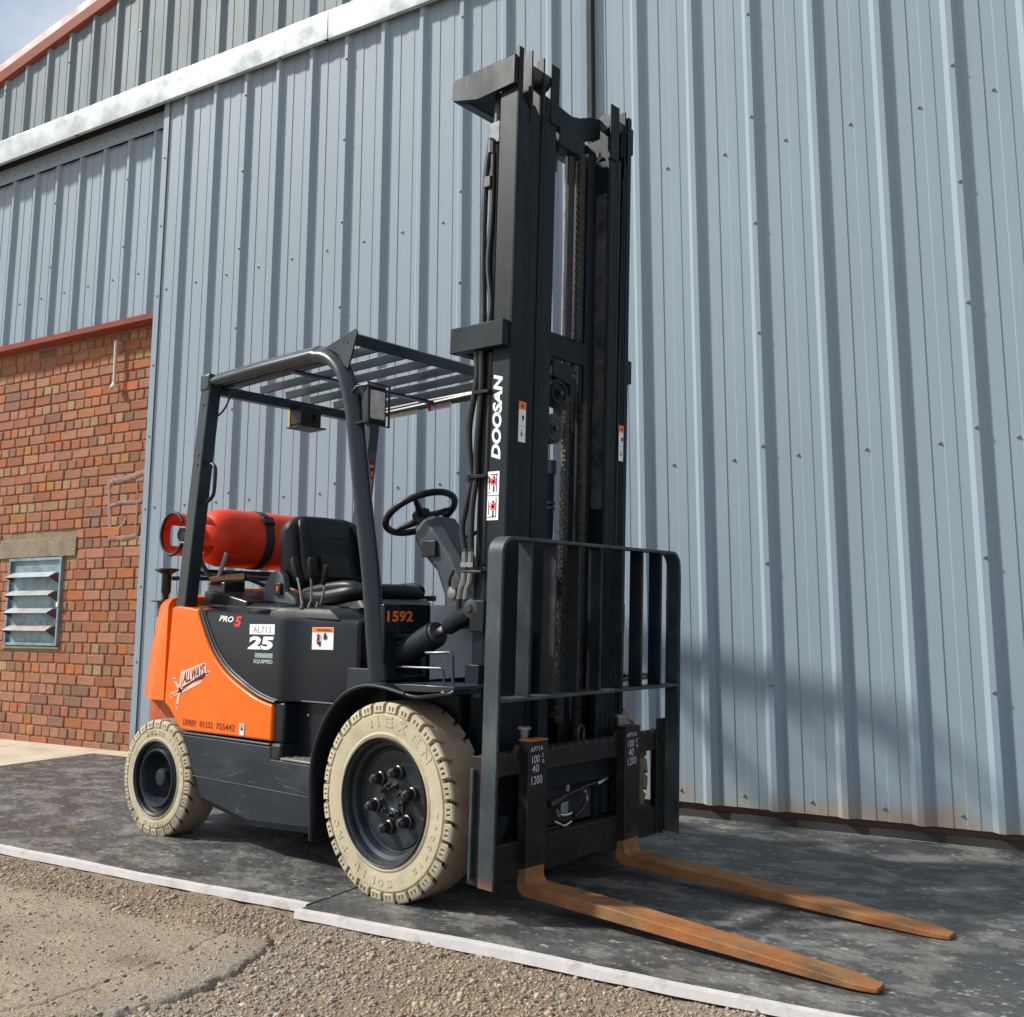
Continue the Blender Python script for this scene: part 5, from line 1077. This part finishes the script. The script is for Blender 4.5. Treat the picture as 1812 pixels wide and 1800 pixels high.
# ---- forks 1200 x 100 x 40
def fork(y0, lab):
    y1 = y0+.100; HZ = .0715; x1 = FX; b = BM(); x0 = FX-.040
    prof = [(x0, .584), (x1, .584), (x1, HZ+.062)]+[(x1+.022-.022*math.cos(R(a)), HZ+.062-.022*math.sin(R(a))) for a in (25, 50, 75)]+[(x1+.03, HZ+.040), (x1+.35, HZ+.0395), (x1+.75, HZ+.026), (x1+1.10, HZ+.016), (x1+1.20, HZ+.0125)]
    bot = [(x1+1.20, HZ+.0035), (x1+1.10, HZ+.001), (x1+.6, HZ), (x1+.02, HZ), (x1-.01, HZ+.001), (x0+.006, HZ+.012), (x0, HZ+.03), (x0, HZ+.062)]
    # shank + heel as one side profile, blade with a tapering plan
    def half(x):
        if x < x1+.72: return .050
        t = (x-(x1+.72))/.48; return .050-.006*t if t < .78 else .0453-.020*((t-.78)/.22)**2.4
    b.prism(prof[:7]+[(x1+.03, HZ), (x1-.01, HZ+.001), (x0+.006, HZ+.012), (x0, HZ+.03)], 'y', y0, y1)
    yc = (y0+y1)/2; rings = []
    for x in [x1+.0295]+[x1+.1*k for k in range(1, 12)]+[x1+1.12, x1+1.14, x1+1.16, x1+1.175, x1+1.188, x1+1.197, x1+1.2]:
        zt = np.interp(x-x1, [0, .35, .75, 1.10, 1.20], [HZ+.040, HZ+.0395, HZ+.030, HZ+.021, HZ+.0155]); zb = np.interp(x-x1, [0, 1.0, 1.2], [HZ, HZ, HZ+.003]); h = half(x)
        rings.append([(x, yc-h, zb), (x, yc+h, zb), (x, yc+h, zt), (x, yc-h, zt)])
    b.loft(rings)
    def mi_(f):
        cx = sum(b.v[i][0] for i in f)/len(f); cz = sum(b.v[i][2] for i in f)/len(f); return cx, cz
    o = b.build('fork', ['rust', 'shank'], ft, .0025, sharp=30); o['label'] = lab
    # dark painted shank, cut so that the heel stays rusty
    sh = BM().prism([(x0-.0012, .5845), (x1+.0012, .5845), (x1+.0012, .20), (x1+.0012, .165), (x0-.0012, .15)], 'y', y0-.0012, y1+.0012).build('shank', 'forkshank', o, .002)
    BM().box(x0-.004, x1+.002, y0-.003, y1+.003, .5855, .5905).build('top_edge', 'rustbright' if y0 < 0 else 'shank', o, .001)
    BM().prism([(x0-.030, .480), (x0-.030, .560), (x0-.012, .572), (x0, .572), (x0, .46), (x0-.022, .46)], 'y', y0+.012, y1-.012).build('hook', 'shank', o, .003)
    pn = BM().tube([(x0-.012, y0+.035, .585), (x0-.012, y0+.035, .622)], [.012, .016], 12).build('locking_pin', 'silver', o); BM().tube([(x0-.012, y0+.035, .622), (x0-.012, y0+.035, .630)], .024, 12).build('pin_head', 'silver', pn)
    BM().prism([(y0-.030, .50), (y0-.034, .54), (y0-.018, .572), (y0, .575), (y0, .47)], 'x', x0-.012, x0+.008).build('side_lug', 'shank', o, .003)
    for s_, yy, zz, w, h in (('AP716' if y0 < 0 else 'AP516', .006, .550, .066, .016), ('100', .016, .512, .040, .026), ('40', .018, .478, .036, .026), ('1200', .016, .440, .058, .028), ('Z', .068, .528, .012, .012), ('A', .070, .508, .014, .014)):
        text(s_, 'handwriting', (x1+.0020, y0+yy, zz+random.uniform(-.002, .002)), (0, 1, random.uniform(.0, .08)), (0, random.uniform(-.06, .10), 1), w, h, 'chalk', o, bold=-.012, T=ML, ext=.0006)
    return o
fork(-.358, 'near fork, rusty blade with a dark shank'); fork(.226, 'far fork, rusty blade with a dark shank')

# ---- gas bottle, its cradle and post
cr2 = empty('bottle_cradle', (0, 0, 0)); cr2.parent = ft
for x in (-1.80, -1.64): B().beam((x, -.34, 1.225), (x, .40, 1.225), .03, .018).build('cradle_rail', 'vinyl', cr2, .002)
for y in (-.22, .02, .30): B().beam((-1.84, y, 1.215), (-1.60, y, 1.215), .05, .012).build('cradle_bar', 'vinyl', cr2, .002)
B().lathe([(.013, -.26), (.013, -.13), (.024, -.11), (.024, -.02), (.045, -.008), (.060, .0), (.058, .006), (.03, .010), (.0, .010)], (-1.885, -.40, 1.235), (0, 0, 1), 24).build('swivel_post', 'vinyl', cr2)
B().cyl((-1.885, -.40, 1.075), (-1.885, -.40, 1.082), .07, 20).cyl((-1.885, -.40, 1.0), (-1.885, -.40, 1.08), .04, 16).build('post_foot', 'greyplastic', cr2)
B().beam((-1.90, -.36, 1.195), (-1.60, .05, 1.195), .05, .02).build('swing_arm', 'vinyl', cr2, .002)
B().box(-1.66, -1.52, -.30, -.18, 1.115, 1.17).build('filter_block', 'nut', cr2, .006)
B().cyl((-1.60, -.33, 1.175), (-1.56, -.27, 1.185), .024, 14).build('brass_coupling', 'brass', cr2); B().cyl((-1.56, -.27, 1.185), (-1.50, -.20, 1.19), .028, 14).build('brass_coupling', 'brass', cr2)
B().tube([(-1.575, -.30, 1.19), (-1.560, -.27, 1.315)], [.012, .011], 8).build('lever', 'silver', cr2)
def coil(pts, r, rc, n, nm='coiled_hose', par=None):
    P_ = spline(pts, 12); B().tube(P_, r, 8).build(nm, 'hose', par or cr2)
    b = B(); L = len(P_)
    for k in range(n):
        f_ = k*(L-2)/n; i = int(f_); c = P_[i].lerp(P_[i+1], f_-i); t = (P_[i+1]-P_[i]).normalized(); b.tube([c-t*.0022, c+t*.0022], r+rc, 8)
    b.build('coil', 'nut', par or cr2)
coil([(-1.66, -.36, 1.30), (-1.64, -.35, 1.255), (-1.61, -.33, 1.205), (-1.59, -.31, 1.18)], .010, .003, 16)
coil([(-1.57, -.29, 1.225), (-1.53, -.24, 1.21), (-1.49, -.18, 1.185), (-1.45, -.10, 1.15)], .008, .003, 22)
B().tube(spline([(-1.45, -.10, 1.15), (-1.43, -.07, 1.135), (-1.42, -.06, 1.11), (-1.43, -.09, 1.07), (-1.44, -.10, 1.06)], 6), .011, 8).build('gas_hose', 'hose', cr2)
AXc = Vector((-1.72, 0, 1.400)); ad = Vector((0, 1, -.012)).normalized()
gb = empty('gas_bottle', (-1.72, 0, 1.25), 0, 'red gas bottle strapped on its side behind the seat', 'gas bottle')
def g2(o): o.location = (1.72, 0, -1.25); return o
rb = .150
g2(B().lathe([(.03, -.325), (.055, -.322), (.085, -.312), (.115, -.292), (.136, -.262), (.147, -.222), (rb, -.18), (rb, .28), (.147, .32), (.130, .365), (.095, .40), (.05, .415), (.0, .418)], AXc, ad, 56).build('bottle_body', 'redgas', gb, sharp=50))
g2(B().lathe([(rb+.0005, -.012), (rb+.0022, -.010), (rb+.0022, .010), (rb+.0005, .012)], AXc+ad*.06, ad, 56).build('weld_band', 'redgas', gb))
# collar: red guard ring with hand holes (open C section)
b = B(); rc = .106; n = 60
def cpt(a, y, r=rc): return AXc+ad*y+Vector((math.cos(a), 0, 0))*r+Vector((0, 0, math.sin(a)))*r
a0, a1 = R(-150), R(150); ya, yb_ = -.475, -.300
for k in range(n):
    t0 = a0+(a1-a0)*k/n+math.pi; t1 = a0+(a1-a0)*(k+1)/n+math.pi; deg = (math.degrees((t0+t1)/2)) % 360
    hole = any(abs((deg-c+180) % 360-180) < wd_ for c, wd_ in ((180, 30), (75, 24), (285, 24)))
    spans = ((ya, ya+.045), (yb_-.03, yb_)) if hole else ((ya, yb_),)
    for y0, y1 in spans:
        b.add([cpt(t0, y0), cpt(t1, y0), cpt(t1, y1), cpt(t0, y1), cpt(t0, y0, rc-.004), cpt(t1, y0, rc-.004), cpt(t1, y1, rc-.004), cpt(t0, y1, rc-.004)], [(0,1,2,3),(7,6,5,4),(0,4,5,1),(2,6,7,3),(3,7,4,0),(1,5,6,2)])
g2(b.build('collar', 'redgas', gb))
g2(B().tube([cpt(a0+(a1-a0)*k/40+math.pi, ya, rc-.002) for k in range(41)], .0085, 8).build('collar_rim', 'vinyl', gb))
g2(B().cyl(AXc+ad*-.40, AXc+ad*-.31, .022, 14).build('valve', 'brass', gb)); g2(B().cyl(AXc+ad*-.37+Vector((0, 0, .0)), AXc+ad*-.37+Vector((.06, 0, -.04)), .014, 10).build('valve_outlet', 'brass', gb))
g2(B().cyl(AXc+ad*-.43, AXc+ad*-.40, .034, 14).build('valve_knob', 'vinyl', gb))
b = B(); sy = -.005
ring = lambda r, y: [AXc+ad*y+Vector((math.cos(t)*r, 0, math.sin(t)*r)) for t in [2*math.pi*k/56 for k in range(56)]]
b.loft([ring(rb+.001, sy-.026), ring(rb+.004, sy-.025), ring(rb+.004, sy+.025), ring(rb+.001, sy+.026)], True, False); stp = b.build('bottle_strap', 'webbing', cr2)
bk = AXc+ad*sy+Vector((math.cos(R(38)), 0, math.sin(R(38))))*(rb+.008); B().obox(bk, (0, .032, 0), (.014, 0, -.018), (.006, 0, .0048)).build('strap_buckle', 'vinyl', stp, .002)
